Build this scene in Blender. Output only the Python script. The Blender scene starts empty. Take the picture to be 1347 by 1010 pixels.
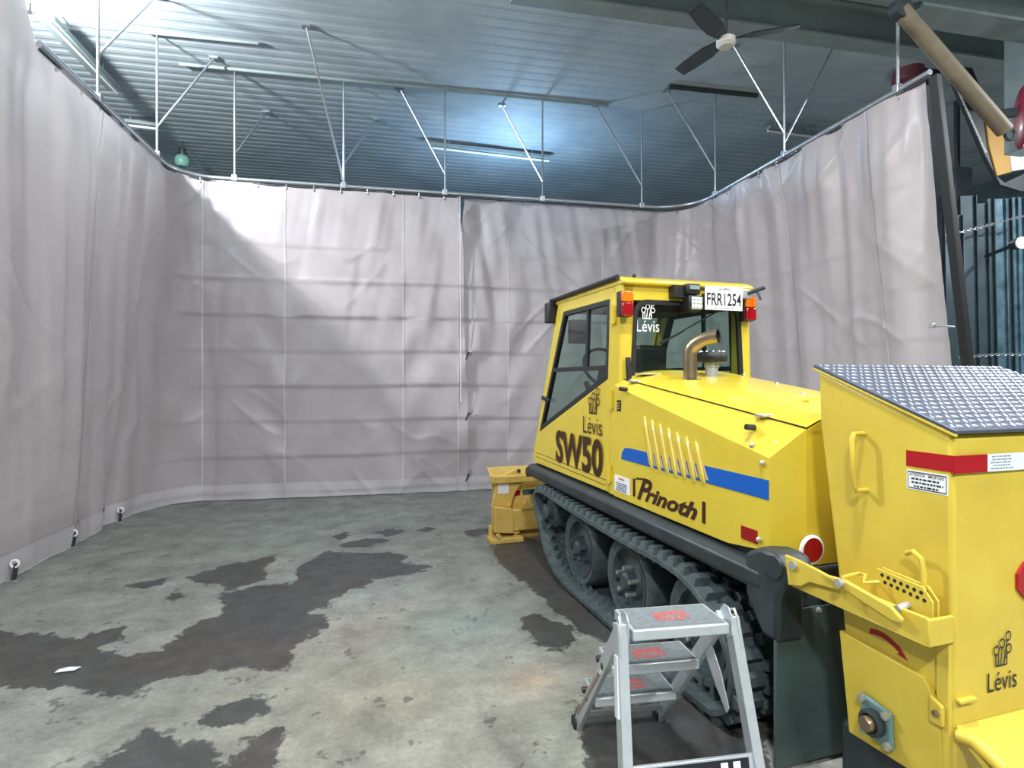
import bpy, bmesh, math, random
import numpy as np
from mathutils import Vector, Matrix
random.seed(4)
S = bpy.context.scene
COL = S.collection
PI = math.pi
# ---------------------------------------------------------------- camera
CAM_H, YAW, FPX = 1.56, 11.85, 753.0
cd = bpy.data.cameras.new('camera'); cam = bpy.data.objects.new('camera', cd); COL.objects.link(cam)
cam.location = (0, 0, CAM_H); cam.rotation_euler = (PI/2, 0, -math.radians(YAW))
cd.sensor_width = 36; cd.lens = FPX/1347*36; cd.shift_y = -6/1347; cd.clip_start = .05
S.camera = cam
# ---------------------------------------------------------------- world and light
wd = bpy.data.worlds.new('world'); S.world = wd; wd.use_nodes = True
wd.node_tree.nodes['Background'].inputs[0].default_value = (.80, .88, 1, 1)
wd.node_tree.nodes['Background'].inputs[1].default_value = .25
S.view_settings.view_transform = 'Standard'; S.view_settings.look = 'None'
S.view_settings.gamma = 1; S.view_settings.use_curve_mapping = False
S.view_settings.exposure = 0.62
def lamp(name, kind, loc, power, color, size=.3, size_y=None, rot=(0, 0, 0), spread=None):
    d = bpy.data.lights.new(name, kind); d.energy = power; d.color = color
    if kind == 'AREA':
        d.shape = 'RECTANGLE' if size_y else 'DISK'; d.size = size
        if size_y: d.size_y = size_y
        if spread: d.spread = math.radians(spread)
    else: d.shadow_soft_size = size
    o = bpy.data.objects.new(name, d); COL.objects.link(o); o.location = loc; o.rotation_euler = rot
    return o
COOL = (.93, .97, 1.0)
lamp('hall_lamp_left', 'POINT', (-3.5, 5.75, 5.0), 620, COOL, .10)
for i, (x, y, p) in enumerate([(.6, .9, 125), (3.4, 2.0, 85), (-1.2, -2.5, 260), (3.2, -2.5, 260), (8.2, 2.2, 260), (7.5, 9.5, 60)]):
    lamp('high_bay_lamp', 'AREA', (x, y, 5.25), p, COOL, .45)
lamp('rear_hall_lamp', 'POINT', (2.0, 9.25, 4.42), 95, (.42, .68, 1.0), .12)

# ---------------------------------------------------------------- helpers
def lin(c):
    return tuple(((v/255)/12.92 if v/255 <= .04045 else ((v/255+.055)/1.055)**2.4) for v in c)
def wp(px, py, z=None, X=None, Y=None):
    """world point on the photo ray where it meets a known height or plane"""
    t = math.radians(YAW); s, c = math.sin(t), math.cos(t)
    u, v = (px-673.5)/FPX, -(py-499)/FPX
    r = (u*c+s, c-u*s, v)
    k = (z-CAM_H)/r[2] if z is not None else X/r[0] if X is not None else Y/r[1]
    return Vector((r[0]*k, r[1]*k, CAM_H+r[2]*k))
def V(*a): return Vector(a)
class MB:
    def __init__(s): s.v, s.f = [], []
    def add(s, vs, fs):
        n = len(s.v); s.v += [tuple(p) for p in vs]; s.f += [[i+n for i in f] for f in fs]; return s
    def box(s, x0, x1, y0, y1, z0, z1):
        return s.add([(x, y, z) for z in (z0, z1) for y in (y0, y1) for x in (x0, x1)],
                     [(0, 2, 3, 1), (4, 5, 7, 6), (0, 1, 5, 4), (2, 6, 7, 3), (0, 4, 6, 2), (1, 3, 7, 5)])
    def bar(s, p0, p1, w, h, up=(0, 0, 1)):
        p0, p1 = Vector(p0), Vector(p1); d = (p1-p0).normalized(); sd = d.cross(Vector(up))
        if sd.length < 1e-4: sd = d.cross(Vector((1, 0, 0)))
        sd.normalize(); u = sd.cross(d)
        vs = [p+sd*a*w/2+u*b*h/2 for p in (p0, p1) for a, b in ((-1, -1), (1, -1), (1, 1), (-1, 1))]
        return s.add(vs, [(0, 1, 2, 3), (7, 6, 5, 4), (0, 4, 5, 1), (1, 5, 6, 2), (2, 6, 7, 3), (3, 7, 4, 0)])
    def tube(s, pts, r, n=10, closed=False, cap=True):
        pts = [Vector(p) for p in pts]; m = len(pts); vs = []; prev = None
        for i, p in enumerate(pts):
            if closed: d = pts[(i+1) % m]-pts[i-1]
            else: d = pts[min(i+1, m-1)]-pts[max(i-1, 0)]
            d.normalize()
            if prev is None:
                a = Vector((0, 0, 1)) if abs(d.z) < .9 else Vector((1, 0, 0)); a = a-d*a.dot(d)
            else: a = prev-d*prev.dot(d)
            a.normalize(); prev = a; b = d.cross(a); rr = r[i] if isinstance(r, (list, tuple)) else r
            vs += [p+(a*math.cos(2*PI*k/n)+b*math.sin(2*PI*k/n))*rr for k in range(n)]
        fs = []
        for i in range(m if closed else m-1):
            j = (i+1) % m
            fs += [(i*n+k, i*n+(k+1) % n, j*n+(k+1) % n, j*n+k) for k in range(n)]
        if cap and not closed: fs += [tuple(range(n))[::-1], tuple((m-1)*n+k for k in range(n))]
        return s.add(vs, fs)
    def cyl(s, p0, p1, r, r1=None, n=16): return s.tube([p0, p1], [r, r if r1 is None else r1], n)
    def prism(s, poly, fn, t0, t1):
        n = len(poly); vs = [fn(p, t0) for p in poly]+[fn(p, t1) for p in poly]
        return s.add(vs, [tuple(range(n))[::-1], tuple(range(n, 2*n))]+[(i, (i+1) % n, n+(i+1) % n, n+i) for i in range(n)])
    def ring(s, po, pi_, fn, t0, t1):
        n = len(po); vs = [fn(p, t) for t in (t0, t1) for p in list(po)+list(pi_)]; fs = []
        for i in range(n):
            j = (i+1) % n
            fs += [(i, j, n+j, n+i), (2*n+i, 3*n+i, 3*n+j, 2*n+j), (i, 2*n+i, 2*n+j, j), (n+i, n+j, 3*n+j, 3*n+i)]
        return s.add(vs, fs)
    def lathe(s, prof, o, axis, n=20):
        o, ax = Vector(o), Vector(axis).normalized()
        a = ax.orthogonal().normalized(); b = ax.cross(a); vs, fs = [], []
        for r, h in prof:
            vs += [o+ax*h+(a*math.cos(2*PI*k/n)+b*math.sin(2*PI*k/n))*max(r, 1e-4) for k in range(n)]
        for i in range(len(prof)-1):
            fs += [(i*n+k, i*n+(k+1) % n, (i+1)*n+(k+1) % n, (i+1)*n+k) for k in range(n)]
        return s.add(vs, fs)
    def grid(s, P):
        r, c = len(P), len(P[0])
        return s.add([p for row in P for p in row], [(i*c+j, i*c+j+1, (i+1)*c+j+1, (i+1)*c+j) for i in range(r-1) for j in range(c-1)])
    def build(s, name, mat, parent=None, off=(0, 0, 0), bevel=0, smooth=True, fixn=True, seg=2):
        me = bpy.data.meshes.new(name)
        o = Vector(off); me.from_pydata([tuple(Vector(p)-o) for p in s.v], [], s.f)
        if fixn:
            bm = bmesh.new(); bm.from_mesh(me); bmesh.ops.recalc_face_normals(bm, faces=bm.faces); bm.to_mesh(me); bm.free()
        if smooth:
            me.polygons.foreach_set('use_smooth', [True]*len(me.polygons)); me.set_sharp_from_angle(angle=math.radians(38))
        me.materials.append(mat); ob = bpy.data.objects.new(name, me); COL.objects.link(ob)
        if parent: ob.parent = parent
        if bevel:
            m = ob.modifiers.new('bevel', 'BEVEL'); m.width = bevel; m.segments = seg; m.limit_method = 'ANGLE'; m.angle_limit = .6
        return ob
def tag(o, label, cat=None, group=None, kind=None):
    if label: o['label'] = label
    if cat: o['category'] = cat
    if group: o['group'] = group
    if kind: o['kind'] = kind
    return o
def struct(o, label=None): o['kind'] = 'structure'; (label and o.__setitem__('label', label)); return o
def empty(name, loc, rz=0):
    o = bpy.data.objects.new(name, None); COL.objects.link(o); o.location = loc; o.rotation_euler = (0, 0, rz); o.empty_display_size = .1; return o
def sharecopy(o, parent, mw):
    c = o.copy(); COL.objects.link(c); c.parent = parent; c.matrix_local = mw; return c

# ---------------------------------------------------------------- materials
def mat(name, rgb, rough=.5, metal=0, var=0, vscale=6, bump=0, bscale=40, spec=.5, coat=0, rgb2=None, rvar=0):
    m = bpy.data.materials.new(name); m.use_nodes = True; nt = m.node_tree; N = nt.nodes; L = nt.links
    b = N['Principled BSDF']; c = lin(rgb)
    b.inputs['Base Color'].default_value = (*c, 1); b.inputs['Roughness'].default_value = rough
    b.inputs['Metallic'].default_value = metal; b.inputs['Specular IOR Level'].default_value = spec
    b.inputs['Coat Weight'].default_value = coat; b.inputs['Coat Roughness'].default_value = .12
    tc = N.new('ShaderNodeTexCoord')
    if var:
        n = N.new('ShaderNodeTexNoise'); n.inputs['Scale'].default_value = vscale; n.inputs['Detail'].default_value = 6; n.inputs['Roughness'].default_value = .65
        L.new(tc.outputs['Object'], n.inputs['Vector'])
        r = N.new('ShaderNodeValToRGB'); r.color_ramp.elements[0].position = .35; r.color_ramp.elements[1].position = .68
        c2 = lin(rgb2) if rgb2 else tuple(v*(1-var) for v in c)
        r.color_ramp.elements[0].color = (*c2, 1); r.color_ramp.elements[1].color = (*c, 1)
        L.new(n.outputs['Fac'], r.inputs['Fac']); L.new(r.outputs['Color'], b.inputs['Base Color'])
        if rvar:
            mr = N.new('ShaderNodeMapRange'); mr.inputs['To Min'].default_value = rough-rvar; mr.inputs['To Max'].default_value = rough+rvar
            L.new(n.outputs['Fac'], mr.inputs['Value']); L.new(mr.outputs['Result'], b.inputs['Roughness'])
    if bump:
        n2 = N.new('ShaderNodeTexNoise'); n2.inputs['Scale'].default_value = bscale; n2.inputs['Detail'].default_value = 4
        L.new(tc.outputs['Object'], n2.inputs['Vector'])
        bp = N.new('ShaderNodeBump'); bp.inputs['Strength'].default_value = bump; bp.inputs['Distance'].default_value = .01
        L.new(n2.outputs['Fac'], bp.inputs['Height']); L.new(bp.outputs['Normal'], b.inputs['Normal'])
    return m
def emis(name, rgb, power):
    m = mat(name, rgb, .4); b = m.node_tree.nodes['Principled BSDF']
    b.inputs['Emission Color'].default_value = (*lin(rgb), 1); b.inputs['Emission Strength'].default_value = power; return m
def glass(name, tint, gl=.12):
    m = bpy.data.materials.new(name); m.use_nodes = True; N = m.node_tree.nodes; L = m.node_tree.links
    N.remove(N['Principled BSDF']); t = N.new('ShaderNodeBsdfTransparent'); t.inputs[0].default_value = (*lin(tint), 1)
    g = N.new('ShaderNodeBsdfGlossy'); g.inputs['Roughness'].default_value = .03; g.inputs[0].default_value = (.9, .95, .95, 1)
    f = N.new('ShaderNodeLayerWeight'); f.inputs['Blend'].default_value = .25; mr = N.new('ShaderNodeMapRange'); mr.inputs['To Min'].default_value = .05; mr.inputs['To Max'].default_value = .45
    L.new(f.outputs['Facing'], mr.inputs['Value']); mx = N.new('ShaderNodeMixShader')
    L.new(mr.outputs[0], mx.inputs[0]); L.new(t.outputs[0], mx.inputs[1]); L.new(g.outputs[0], mx.inputs[2])
    L.new(mx.outputs[0], N['Material Output'].inputs[0]); return m
M = dict(
    yellow=mat('yellow_paint', (220, 194, 56), .36, 0, .10, 3, 0, coat=.5, rgb2=(212, 184, 52)),
    spread=mat('spreader_paint', (216, 190, 70), .42, 0, .10, 4, .05, 60, rgb2=(204, 176, 62)),
    ochre=mat('ochre_paint', (224, 190, 104), .45, 0, .15, 9, .06, 50, rgb2=(206, 168, 80)),
    black=mat('black_paint', (54, 62, 65), .45, 0, .4, 8, .08, 60),
    frame_black=mat('window_gasket', (30, 31, 31), .5),
    rubber=mat('rubber', (92, 104, 104), .62, 0, .35, 14, .25, 50, rgb2=(62, 72, 74)),
    wheel=mat('wheel_paint', (78, 92, 95), .55, 0, .4, 12, .1, 60),
    steel=mat('galvanised_steel', (205, 210, 214), .32, .85, .12, 14),
    bolt=mat('zinc_bolt', (200, 200, 195), .35, .7),
    exhaust=mat('exhaust_steel', (178, 158, 130), .34, .9, .25, 14, .05, 60),
    alu=mat('aluminium', (206, 212, 216), .38, .55, .10, 20),
    alu_tread=mat('aluminium_tread', (96, 102, 118), .38, .5, .2, 30),
    diamond=mat('tread_diamond', (236, 240, 246), .28, .7),
    blue=mat('blue_decal', (8, 88, 178), .4), red=mat('red_decal', (168, 14, 26), .35),
    darkred=mat('red_lens', (150, 12, 20), .2, coat=.6), orange=mat('orange_lens', (232, 116, 20), .2, coat=.6),
    white=mat('white_decal', (238, 238, 238), .45), retro=mat('retro_white', (232, 236, 240), .3, 0, .06, 200),
    ink=mat('brown_ink', (58, 26, 10), .5), ink_black=mat('black_ink', (25, 28, 40), .5), ink_blue=mat('blue_ink', (24, 54, 120), .5), ink_red=mat('red_ink', (206, 60, 60), .5),
    grit=mat('grit_tape', (120, 127, 130), .9, 0, .3, 60, .5, 200), gritred=mat('grit_red', (206, 78, 72), .9, 0, .2, 60),
    glass=glass('tinted_glass', (206, 226, 218)), lampglass=mat('lamp_lens', (225, 230, 232), .2, 0, coat=.5),
    seat=mat('seat_vinyl', (52, 46, 38), .6), interior=mat('cab_interior', (46, 44, 42), .7), headliner=mat('headliner', (70, 44, 36), .9),
    brownpipe=mat('brown_pipe', (128, 116, 96), .55, .1, .2, 6), greybeam=mat('beam_paint', (142, 156, 156), .5, .1, .2, 4),
    bluesteel=mat('blue_grey_steel', (104, 136, 150), .42, .4, .35, 5, .1, 20, rgb2=(64, 88, 100)),
    darksteel=mat('dark_steel', (62, 78, 86), .5, .4, .35, 4, .1, 20),
    redpaint=mat('red_hose_reel', (176, 28, 62), .4, 0, .1, 6, coat=.3), greenlamp=mat('green_globe', (120, 170, 150), .4),
    bearing=mat('bearing_cast', (120, 150, 146), .5, .2, .15, 20), fanblade=mat('fan_blade', (52, 62, 70), .5), fanhub=mat('fan_hub', (206, 202, 198), .4),
    flap=mat('rubber_flap', (72, 90, 86), .55, 0, .35, 5, .1, 30), seam=mat('curtain_seam', (206, 200, 200), .45), hem=mat('curtain_hem', (196, 190, 193), .5),
    work=emis('work_lamp_glow', (235, 245, 255), 9),
)

def curtain_mat():
    m = mat('grey_vinyl', (188, 180, 182), .36, 0, .06, 2.2, .10, 9, spec=.45, rgb2=(182, 172, 174))
    N, L = m.node_tree.nodes, m.node_tree.links; b = N['Principled BSDF']
    tr = N.new('ShaderNodeBsdfTranslucent'); tr.inputs[0].default_value = (.62, .60, .60, 1); mx = N.new('ShaderNodeMixShader'); mx.inputs[0].default_value = .07
    L.new(b.outputs[0], mx.inputs[1]); L.new(tr.outputs[0], mx.inputs[2]); L.new(mx.outputs[0], N['Material Output'].inputs[0])
    return m
M['curtain'] = curtain_mat()
def floor_mat():
    m = bpy.data.materials.new('wet_concrete'); m.use_nodes = True; N, L = m.node_tree.nodes, m.node_tree.links; b = N['Principled BSDF']
    tc = N.new('ShaderNodeTexCoord')
    def noise(sc, det=6, ro=.6):
        n = N.new('ShaderNodeTexNoise'); n.inputs['Scale'].default_value = sc; n.inputs['Detail'].default_value = det; n.inputs['Roughness'].default_value = ro
        L.new(tc.outputs['Object'], n.inputs['Vector']); return n.outputs['Fac']
    def math_(op, a, bb):
        n = N.new('ShaderNodeMath'); n.operation = op
        for i, x in enumerate((a, bb)):
            if isinstance(x, (int, float)): n.inputs[i].default_value = x
            else: L.new(x, n.inputs[i])
        return n.outputs[0]
    def ramp(f, p0, p1, c0=(0, 0, 0), c1=(1, 1, 1)):
        r = N.new('ShaderNodeValToRGB'); r.color_ramp.elements[0].position = p0; r.color_ramp.elements[1].position = p1
        r.color_ramp.elements[0].color = (*c0, 1); r.color_ramp.elements[1].color = (*c1, 1); L.new(f, r.inputs[0]); return r.outputs[0]
    def mix(f, a, bb, mode='MIX'):
        n = N.new('ShaderNodeMix'); n.data_type = 'RGBA'; n.blend_type = mode
        if isinstance(f, (int, float)): n.inputs[0].default_value = f
        else: L.new(f, n.inputs[0])
        for i, x in ((6, a), (7, bb)):
            if isinstance(x, tuple): n.inputs[i].default_value = (*x, 1)
            else: L.new(x, n.inputs[i])
        return n.outputs[2]
    tint = N.new('ShaderNodeAttribute'); tint.attribute_name = 'tint'
    wet = N.new('ShaderNodeAttribute'); wet.attribute_name = 'wet'
    base = mix(ramp(noise(3.2, 8, .7), .32, .68), (.58, .58, .58), (1.18, 1.18, 1.15))
    fine = mix(ramp(noise(38, 5, .7), .3, .7), (.80, .80, .80), (1.12, 1.12, 1.12))
    c = mix(1.0, tint.outputs['Color'], (.84, .85, .84), 'MULTIPLY'); c = mix(1.0, c, base, 'MULTIPLY'); c = mix(1.0, c, fine, 'MULTIPLY')
    pale = ramp(noise(1.7, 9, .75), .60, .70); c = mix(math_('MULTIPLY', pale, .35), c, (.46, .45, .42))
    # small dark damp spots
    sp = ramp(math_('ADD', math_('MULTIPLY', noise(5.5, 3, .5), .75), math_('MULTIPLY', noise(22, 3, .6), .25)), .622, .65)
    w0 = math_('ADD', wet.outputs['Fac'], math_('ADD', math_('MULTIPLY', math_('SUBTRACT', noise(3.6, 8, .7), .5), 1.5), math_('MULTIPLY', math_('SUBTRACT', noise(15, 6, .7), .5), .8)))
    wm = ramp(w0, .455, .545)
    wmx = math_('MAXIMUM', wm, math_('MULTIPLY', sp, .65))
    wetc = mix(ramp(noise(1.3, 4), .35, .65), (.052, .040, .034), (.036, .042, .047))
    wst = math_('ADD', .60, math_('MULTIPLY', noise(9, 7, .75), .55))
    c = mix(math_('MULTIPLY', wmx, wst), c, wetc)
    L.new(c, b.inputs['Base Color'])
    rr = math_('ADD', .66, math_('MULTIPLY', wmx, math_('ADD', -.36, math_('MULTIPLY', noise(6, 5), .36)))); L.new(rr, b.inputs['Roughness'])
    bp = N.new('ShaderNodeBump'); bp.inputs['Strength'].default_value = .25; bp.inputs['Distance'].default_value = .01
    L.new(noise(30, 6, .7), bp.inputs['Height']); L.new(bp.outputs[0], b.inputs['Normal'])
    return m

# ---------------------------------------------------------------- floor
WET_DARK = [
 [(-60,830),(0,830),(45,835),(105,840),(160,826),(163,838),(130,852),(165,866),(215,850),(250,820),(293,808),(293,780),(340,768),(386,770),(398,740),(430,726),(507,726),(538,732),(523,740),(569,742),(571,747),(531,757),(492,763),(461,778),(438,790),(434,801),(411,805),(430,811),(426,825),(403,840),(386,852),(380,883),(340,883),(317,879),(263,887),(212,890),(170,915),(120,910),(104,900),(70,906),(0,904),(-60,900)],
 [(236,761),(290,744),(359,732),(345,750),(350,763),(320,772),(293,782),(290,768)],
 [(262,950),(280,930),(330,917),(358,918),(350,940),(310,955),(275,955)],
 [(112,1015),(150,985),(190,962),(240,972),(288,982),(285,1010),(250,1040),(150,1040)],
 [(300,1012),(325,970),(365,962),(372,990),(365,1010),(340,1040)],
 [(683,812),(700,806),(720,815),(750,823),(766,845),(735,857),(705,850),(700,832)],
 [(645,720),(655,735),(668,750),(690,770),(745,815),(790,848),(830,850),(760,770),(720,715),(690,705)],  # darker, smoother strip beside the tractor's left track
 [(172,769),(205,763),(222,759),(215,768),(190,772)], [(212,790),(232,774),(245,780),(232,790)], [(442,717),(480,708),(512,710),(490,720),(450,720)],
 [(548,697),(563,692),(576,695),(566,700)], [(605,698),(640,694),(650,700),(622,705)], [(495,700),(518,695),(530,700),(512,705)],
 [(440,705),(455,700),(460,705),(445,711)], [(760,930),(850,925),(930,905),(1010,930),(1010,1060),(770,1060)],
]
TINT = [  # pixel centre, world radius, colour, strength
 ((300,690), 3.2, (150,158,152), .8), ((60,800), 1.6, (160,160,146), .7), ((120,960), 1.2, (158,160,152), .8), ((520,860), 1.3, (168,158,140), .9),
 ((520,815), .42, (196,160,116), .9), ((520,915), .20, (196,150,104), .8), ((465,930), .16, (190,150,110), .6), ((610,830), .45, (120,150,150), .95), ((660,870), .35, (150,155,150), .5),
 ((690,930), .8, (172,164,148), .8), ((480,780), .8, (160,166,164), .8), ((715,700), .5, (180,170,160), .5), ((430,960), .8, (166,160,140), .8), ((700,895), .13, (205,160,120), .7), ((800,985), .5, (150,150,130), .6)]
def build_floor():
    def axis(a, b, fa, fb, st, cst):
        return np.array(list(np.arange(a, fa, cst))+list(np.arange(fa, fb, st))+list(np.arange(fb, b+cst, cst)))
    xs = axis(-9, 12, -3.2, 3.0, .03, .6); ys = axis(-6, 13.2, 1.6, 8.1, .03, .6)
    X, Y = np.meshgrid(xs, ys); wet = np.zeros_like(X)
    for poly in WET_DARK:
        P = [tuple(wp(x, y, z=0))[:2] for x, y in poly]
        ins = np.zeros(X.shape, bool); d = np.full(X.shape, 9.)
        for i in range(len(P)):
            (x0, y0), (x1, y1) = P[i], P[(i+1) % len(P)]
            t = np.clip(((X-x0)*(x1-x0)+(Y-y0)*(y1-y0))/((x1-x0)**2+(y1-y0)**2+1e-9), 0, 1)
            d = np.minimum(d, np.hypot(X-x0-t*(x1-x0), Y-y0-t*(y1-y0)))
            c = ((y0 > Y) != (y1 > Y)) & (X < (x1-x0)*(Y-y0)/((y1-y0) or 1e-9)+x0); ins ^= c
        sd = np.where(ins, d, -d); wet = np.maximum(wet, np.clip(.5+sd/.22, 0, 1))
    col = np.ones(X.shape+(3,))*np.array(lin((158, 158, 148)))
    for (px, py), r, c, st in TINT:
        p = wp(px, py, z=0); k = np.exp(-((X-p.x)**2+(Y-p.y)**2)/(r*r))*st
        col = col*(1-k[..., None])+np.array(lin(c))*k[..., None]
    col = col*.62+col.mean(-1, keepdims=True)*.38*np.array([.99, 1.0, .99])
    ny, nx = X.shape
    me = bpy.data.meshes.new('floor'); vs = np.stack([X, Y, np.zeros_like(X)], -1).reshape(-1, 3)
    idx = np.arange(nx*ny).reshape(ny, nx); q = np.stack([idx[:-1, :-1], idx[:-1, 1:], idx[1:, 1:], idx[1:, :-1]], -1).reshape(-1, 4)
    me.from_pydata(vs.tolist(), [], q.tolist())
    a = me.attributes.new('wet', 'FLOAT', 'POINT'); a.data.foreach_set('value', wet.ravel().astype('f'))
    a = me.attributes.new('tint', 'FLOAT_COLOR', 'POINT'); a.data.foreach_set('color', np.concatenate([col, np.ones(X.shape+(1,))], -1).ravel().astype('f'))
    me.materials.append(floor_mat()); o = bpy.data.objects.new('floor', me); COL.objects.link(o); return struct(o)
build_floor()
# ---------------------------------------------------------------- hall shell
CEIL = 5.55
M['deck'] = mat('steel_deck', (178, 188, 192), .62, 0, .22, 1.2, .04, 20, rgb2=(154, 166, 172))
M['siding'] = mat('wall_siding', (104, 118, 124), .55, .1, .2, 1.5)
def build_deck():
    m = MB(); p = .17; y = -6.; prof = []
    while y < 13.2:
        prof += [(y, 0), (y+.075, 0), (y+.10, .006), (y+.145, .006)]; y += p
    m.grid([[(x, yy, CEIL+zz) for yy, zz in prof] for x in (-9, 12)])
    return struct(m.build('ceiling', M['deck'], smooth=False))
build_deck()
def siding(name, p0, p1):
    m = MB(); z = 0; prof = []
    while z < CEIL: prof += [(z, 0), (z+.10, 0), (z+.12, .02), (z+.18, .02)]; z += .2
    prof.append((CEIL+.05, 0)); p0, p1 = V(*p0, 0), V(*p1, 0); n = (p1-p0).cross(V(0, 0, 1)).normalized()
    m.grid([[p+n*d+V(0, 0, zz) for zz, d in prof] for p in (p0, p1)]); return struct(m.build(name, M['siding'], smooth=False))
siding('wall_back', (-9, 13), (12, 13)); siding('wall_right', (11.8, 13), (11.8, -6)); siding('wall_left', (-8.9, -6), (-8.9, 13)); siding('wall_front', (12, -6), (-9, -6))
# ---------------------------------------------------------------- curtains on a curved track
XL, XR, YB, TZ, RL, RR = -2.65, 4.42, 7.95, 4.14, .45, .62
YS, YE = 2.6, 3.98
S1 = YB-RL-YS; S2 = S1+RL*PI/2; S3 = S2+(XR-RR)-(XL+RL); S4 = S3+RR*PI/2; S5 = S4+(YB-RR-YE)
def path(s):
    """point and outward normal along the track"""
    if s < S1: return (XL, YS+s), (-1, 0)
    if s < S2:
        a = (s-S1)/RL; return (XL+RL-RL*math.cos(a), YB-RL+RL*math.sin(a)), (-math.cos(a), math.sin(a))
    if s < S3: return (XL+RL+(s-S2), YB), (0, 1)
    if s < S4:
        a = (s-S3)/RR; return (XR-RR+RR*math.sin(a), YB-RR+RR*math.cos(a)), (math.sin(a), math.cos(a))
    return (XR, YB-RR-(s-S4)), (1, 0)
def s_back(X): return S2+X-(XL+RL)
def sm(a, b, x): t = np.clip((x-a)/(b-a), 0, 1); return t*t*(3-2*t)
rng = np.random.RandomState(7)
NT = rng.rand(64, 64)
def vnoise(x, y):
    xi, yi = np.floor(x).astype(int), np.floor(y).astype(int); fx, fy = x-xi, y-yi; fx = fx*fx*(3-2*fx); fy = fy*fy*(3-2*fy)
    g = lambda i, j: NT[i % 64, j % 64]
    return (g(xi, yi)*(1-fx)+g(xi+1, yi)*fx)*(1-fy)+(g(xi, yi+1)*(1-fx)+g(xi+1, yi+1)*fx)*fy-.5
SEAMS = [YS*0+.05, S1-2.75+1.3, S1+.55, s_back(-1.37), s_back(.15), s_back(.90), s_back(1.62), s_back(3.04), S4+.05, S4+1.45, S4+2.75]
SLIT = s_back(.95)
def disp(s, z):
    """outward displacement of the cloth: hanging folds, pressed creases, pull wrinkles"""
    side = np.maximum(1-sm(S1-.2, S2+.5, s), sm(S3-.6, S4+.2, s))
    back = 1-side; t = np.minimum(z/4.08, 1)
    sl = s-.45*(1-t)*np.where(s < S2, 1, -.6)
    hang = (.22+.85*t)*(1-.72*sm(3.55, 4.08, z))
    d = side*hang*(.15*vnoise(sl*2.1+3, z*.14)+.125*vnoise(sl*4.6+7, z*.22+4)+.05*vnoise(sl*9.5+1, z*.5+9))
    # fan folds at the head of the back curtain, strongest round the slit
    fan = np.exp(-((s-SLIT-.35)/1.0)**2)
    d += back*(1-.6*sm(3.8, 4.08, z))*np.maximum(0, t-.25)**1.1*((.05+.16*fan)*vnoise((s-SLIT)*(3.4+1.6*(1-t))+20, z*.45)+.05*vnoise(s*9+z*1.5*np.sign(s-SLIT), z*.8))
    # pressed horizontal creases: each band bulges low and lies back above
    per = .46; zo = .06+.05*vnoise(s*.7, z*0+2); q = (z-zo)/per; k = np.floor(q); f = q-k
    amp = (.28*side+back)*.017*np.clip(.45+1.5*(vnoise(s*1.1+9, k*1.7)+.3), .1, 1.5)*np.where(z > 2.9, .35, 1)
    d -= amp*np.where(f < .10, f/.10, 1-(f-.10)/.90)
    # pull wrinkles: sharp ridges running to the seams
    for k_, q_ in enumerate(SEAMS[2:9]):
        e = s-q_; d += np.exp(-(e/.40)**2)*(.020*np.sin(2*PI*(z*1.02-np.abs(e)*1.6+k_*.37)))*np.where(z < 2.4, 1, .3)
    for u_, v_, o_ in ((s*2.3+z*2.6, z*.9-s*.5, 0), (s*2.6-z*2.4, z*.9+s*.5, 31)):
        r_ = 1-np.abs(vnoise(u_+o_, v_+o_))*5; d -= .014*np.clip(r_, 0, 1)**2*np.clip(vnoise(s*1.1+o_, z*1.3+5)*3+.2, 0, 1)
    d += .020*vnoise(s*1.7, z*1.4+11)+.010*vnoise(s*4.1+2, z*3.2)+.004*vnoise(s*9+z*4, z*7-s*3)
    # big slanting fold by the left corner
    d += .10*np.exp(-((s-(S1-.10-.55*(1-t)))/.14)**2)*np.maximum(0, 1-t)**.8
    # sides hang outward at the foot
    d += (1-sm(S1-.3, S2+.2, s))*.28*(1-t)*np.where(z < 9, 1, 1)+sm(S3+.3, S4+.3, s)*.52*(1-t)
    return d
def topz(s):
    y = YS+s
    return TZ-.035+(np.clip((5.08-y)/.30, 0, 1)*.5 if s < S1 else 0)
def cloth(s0, s1, zf=(0., 1.), inset=0, e0=None, e1=None, ds=.025, dz=.02, y_off=0, zabs=None):
    ns = max(2, int((s1-s0)/ds)+1); nz = max(2, int((zf[1]-zf[0])*4.05/dz)+1); P = []
    for j in range(nz):
        fz = zf[0]+(zf[1]-zf[0])*j/(nz-1); a = s0+(e0(fz) if e0 else 0); b = s1+(e1(fz) if e1 else 0)
        ss = np.linspace(a, b, ns); row = []
        zz = np.array([.012+fz*(topz(s)-.012) for s in ss]); dd = disp(ss, np.minimum(zz, 4.08))-inset
        for s, z, d in zip(ss, zz, dd):
            (x, y), (nx, ny) = path(min(s, S5-1e-4)); row.append((x+nx*d, y+ny*d+y_off, float(z)))
        P.append(row)
    return P
def edgeL(fz): return float(-.10*np.clip((fz-.83)/.17, 0, 1)+.06*np.clip((.6-fz)/.3, 0, 1))
def edgeR(fz): return float(.10*np.clip((fz-.80)/.2, 0, 1))
hookm = MB(); hookm.tube([(0, 0, .035), (0, 0, -.02)], .007, 6); hookm.lathe([(0, -.006), (.017, -.006), (.017, .006), (0, .006)], (0, 0, -.035), (0, 1, 0), 8)
hook_proto = None
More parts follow.
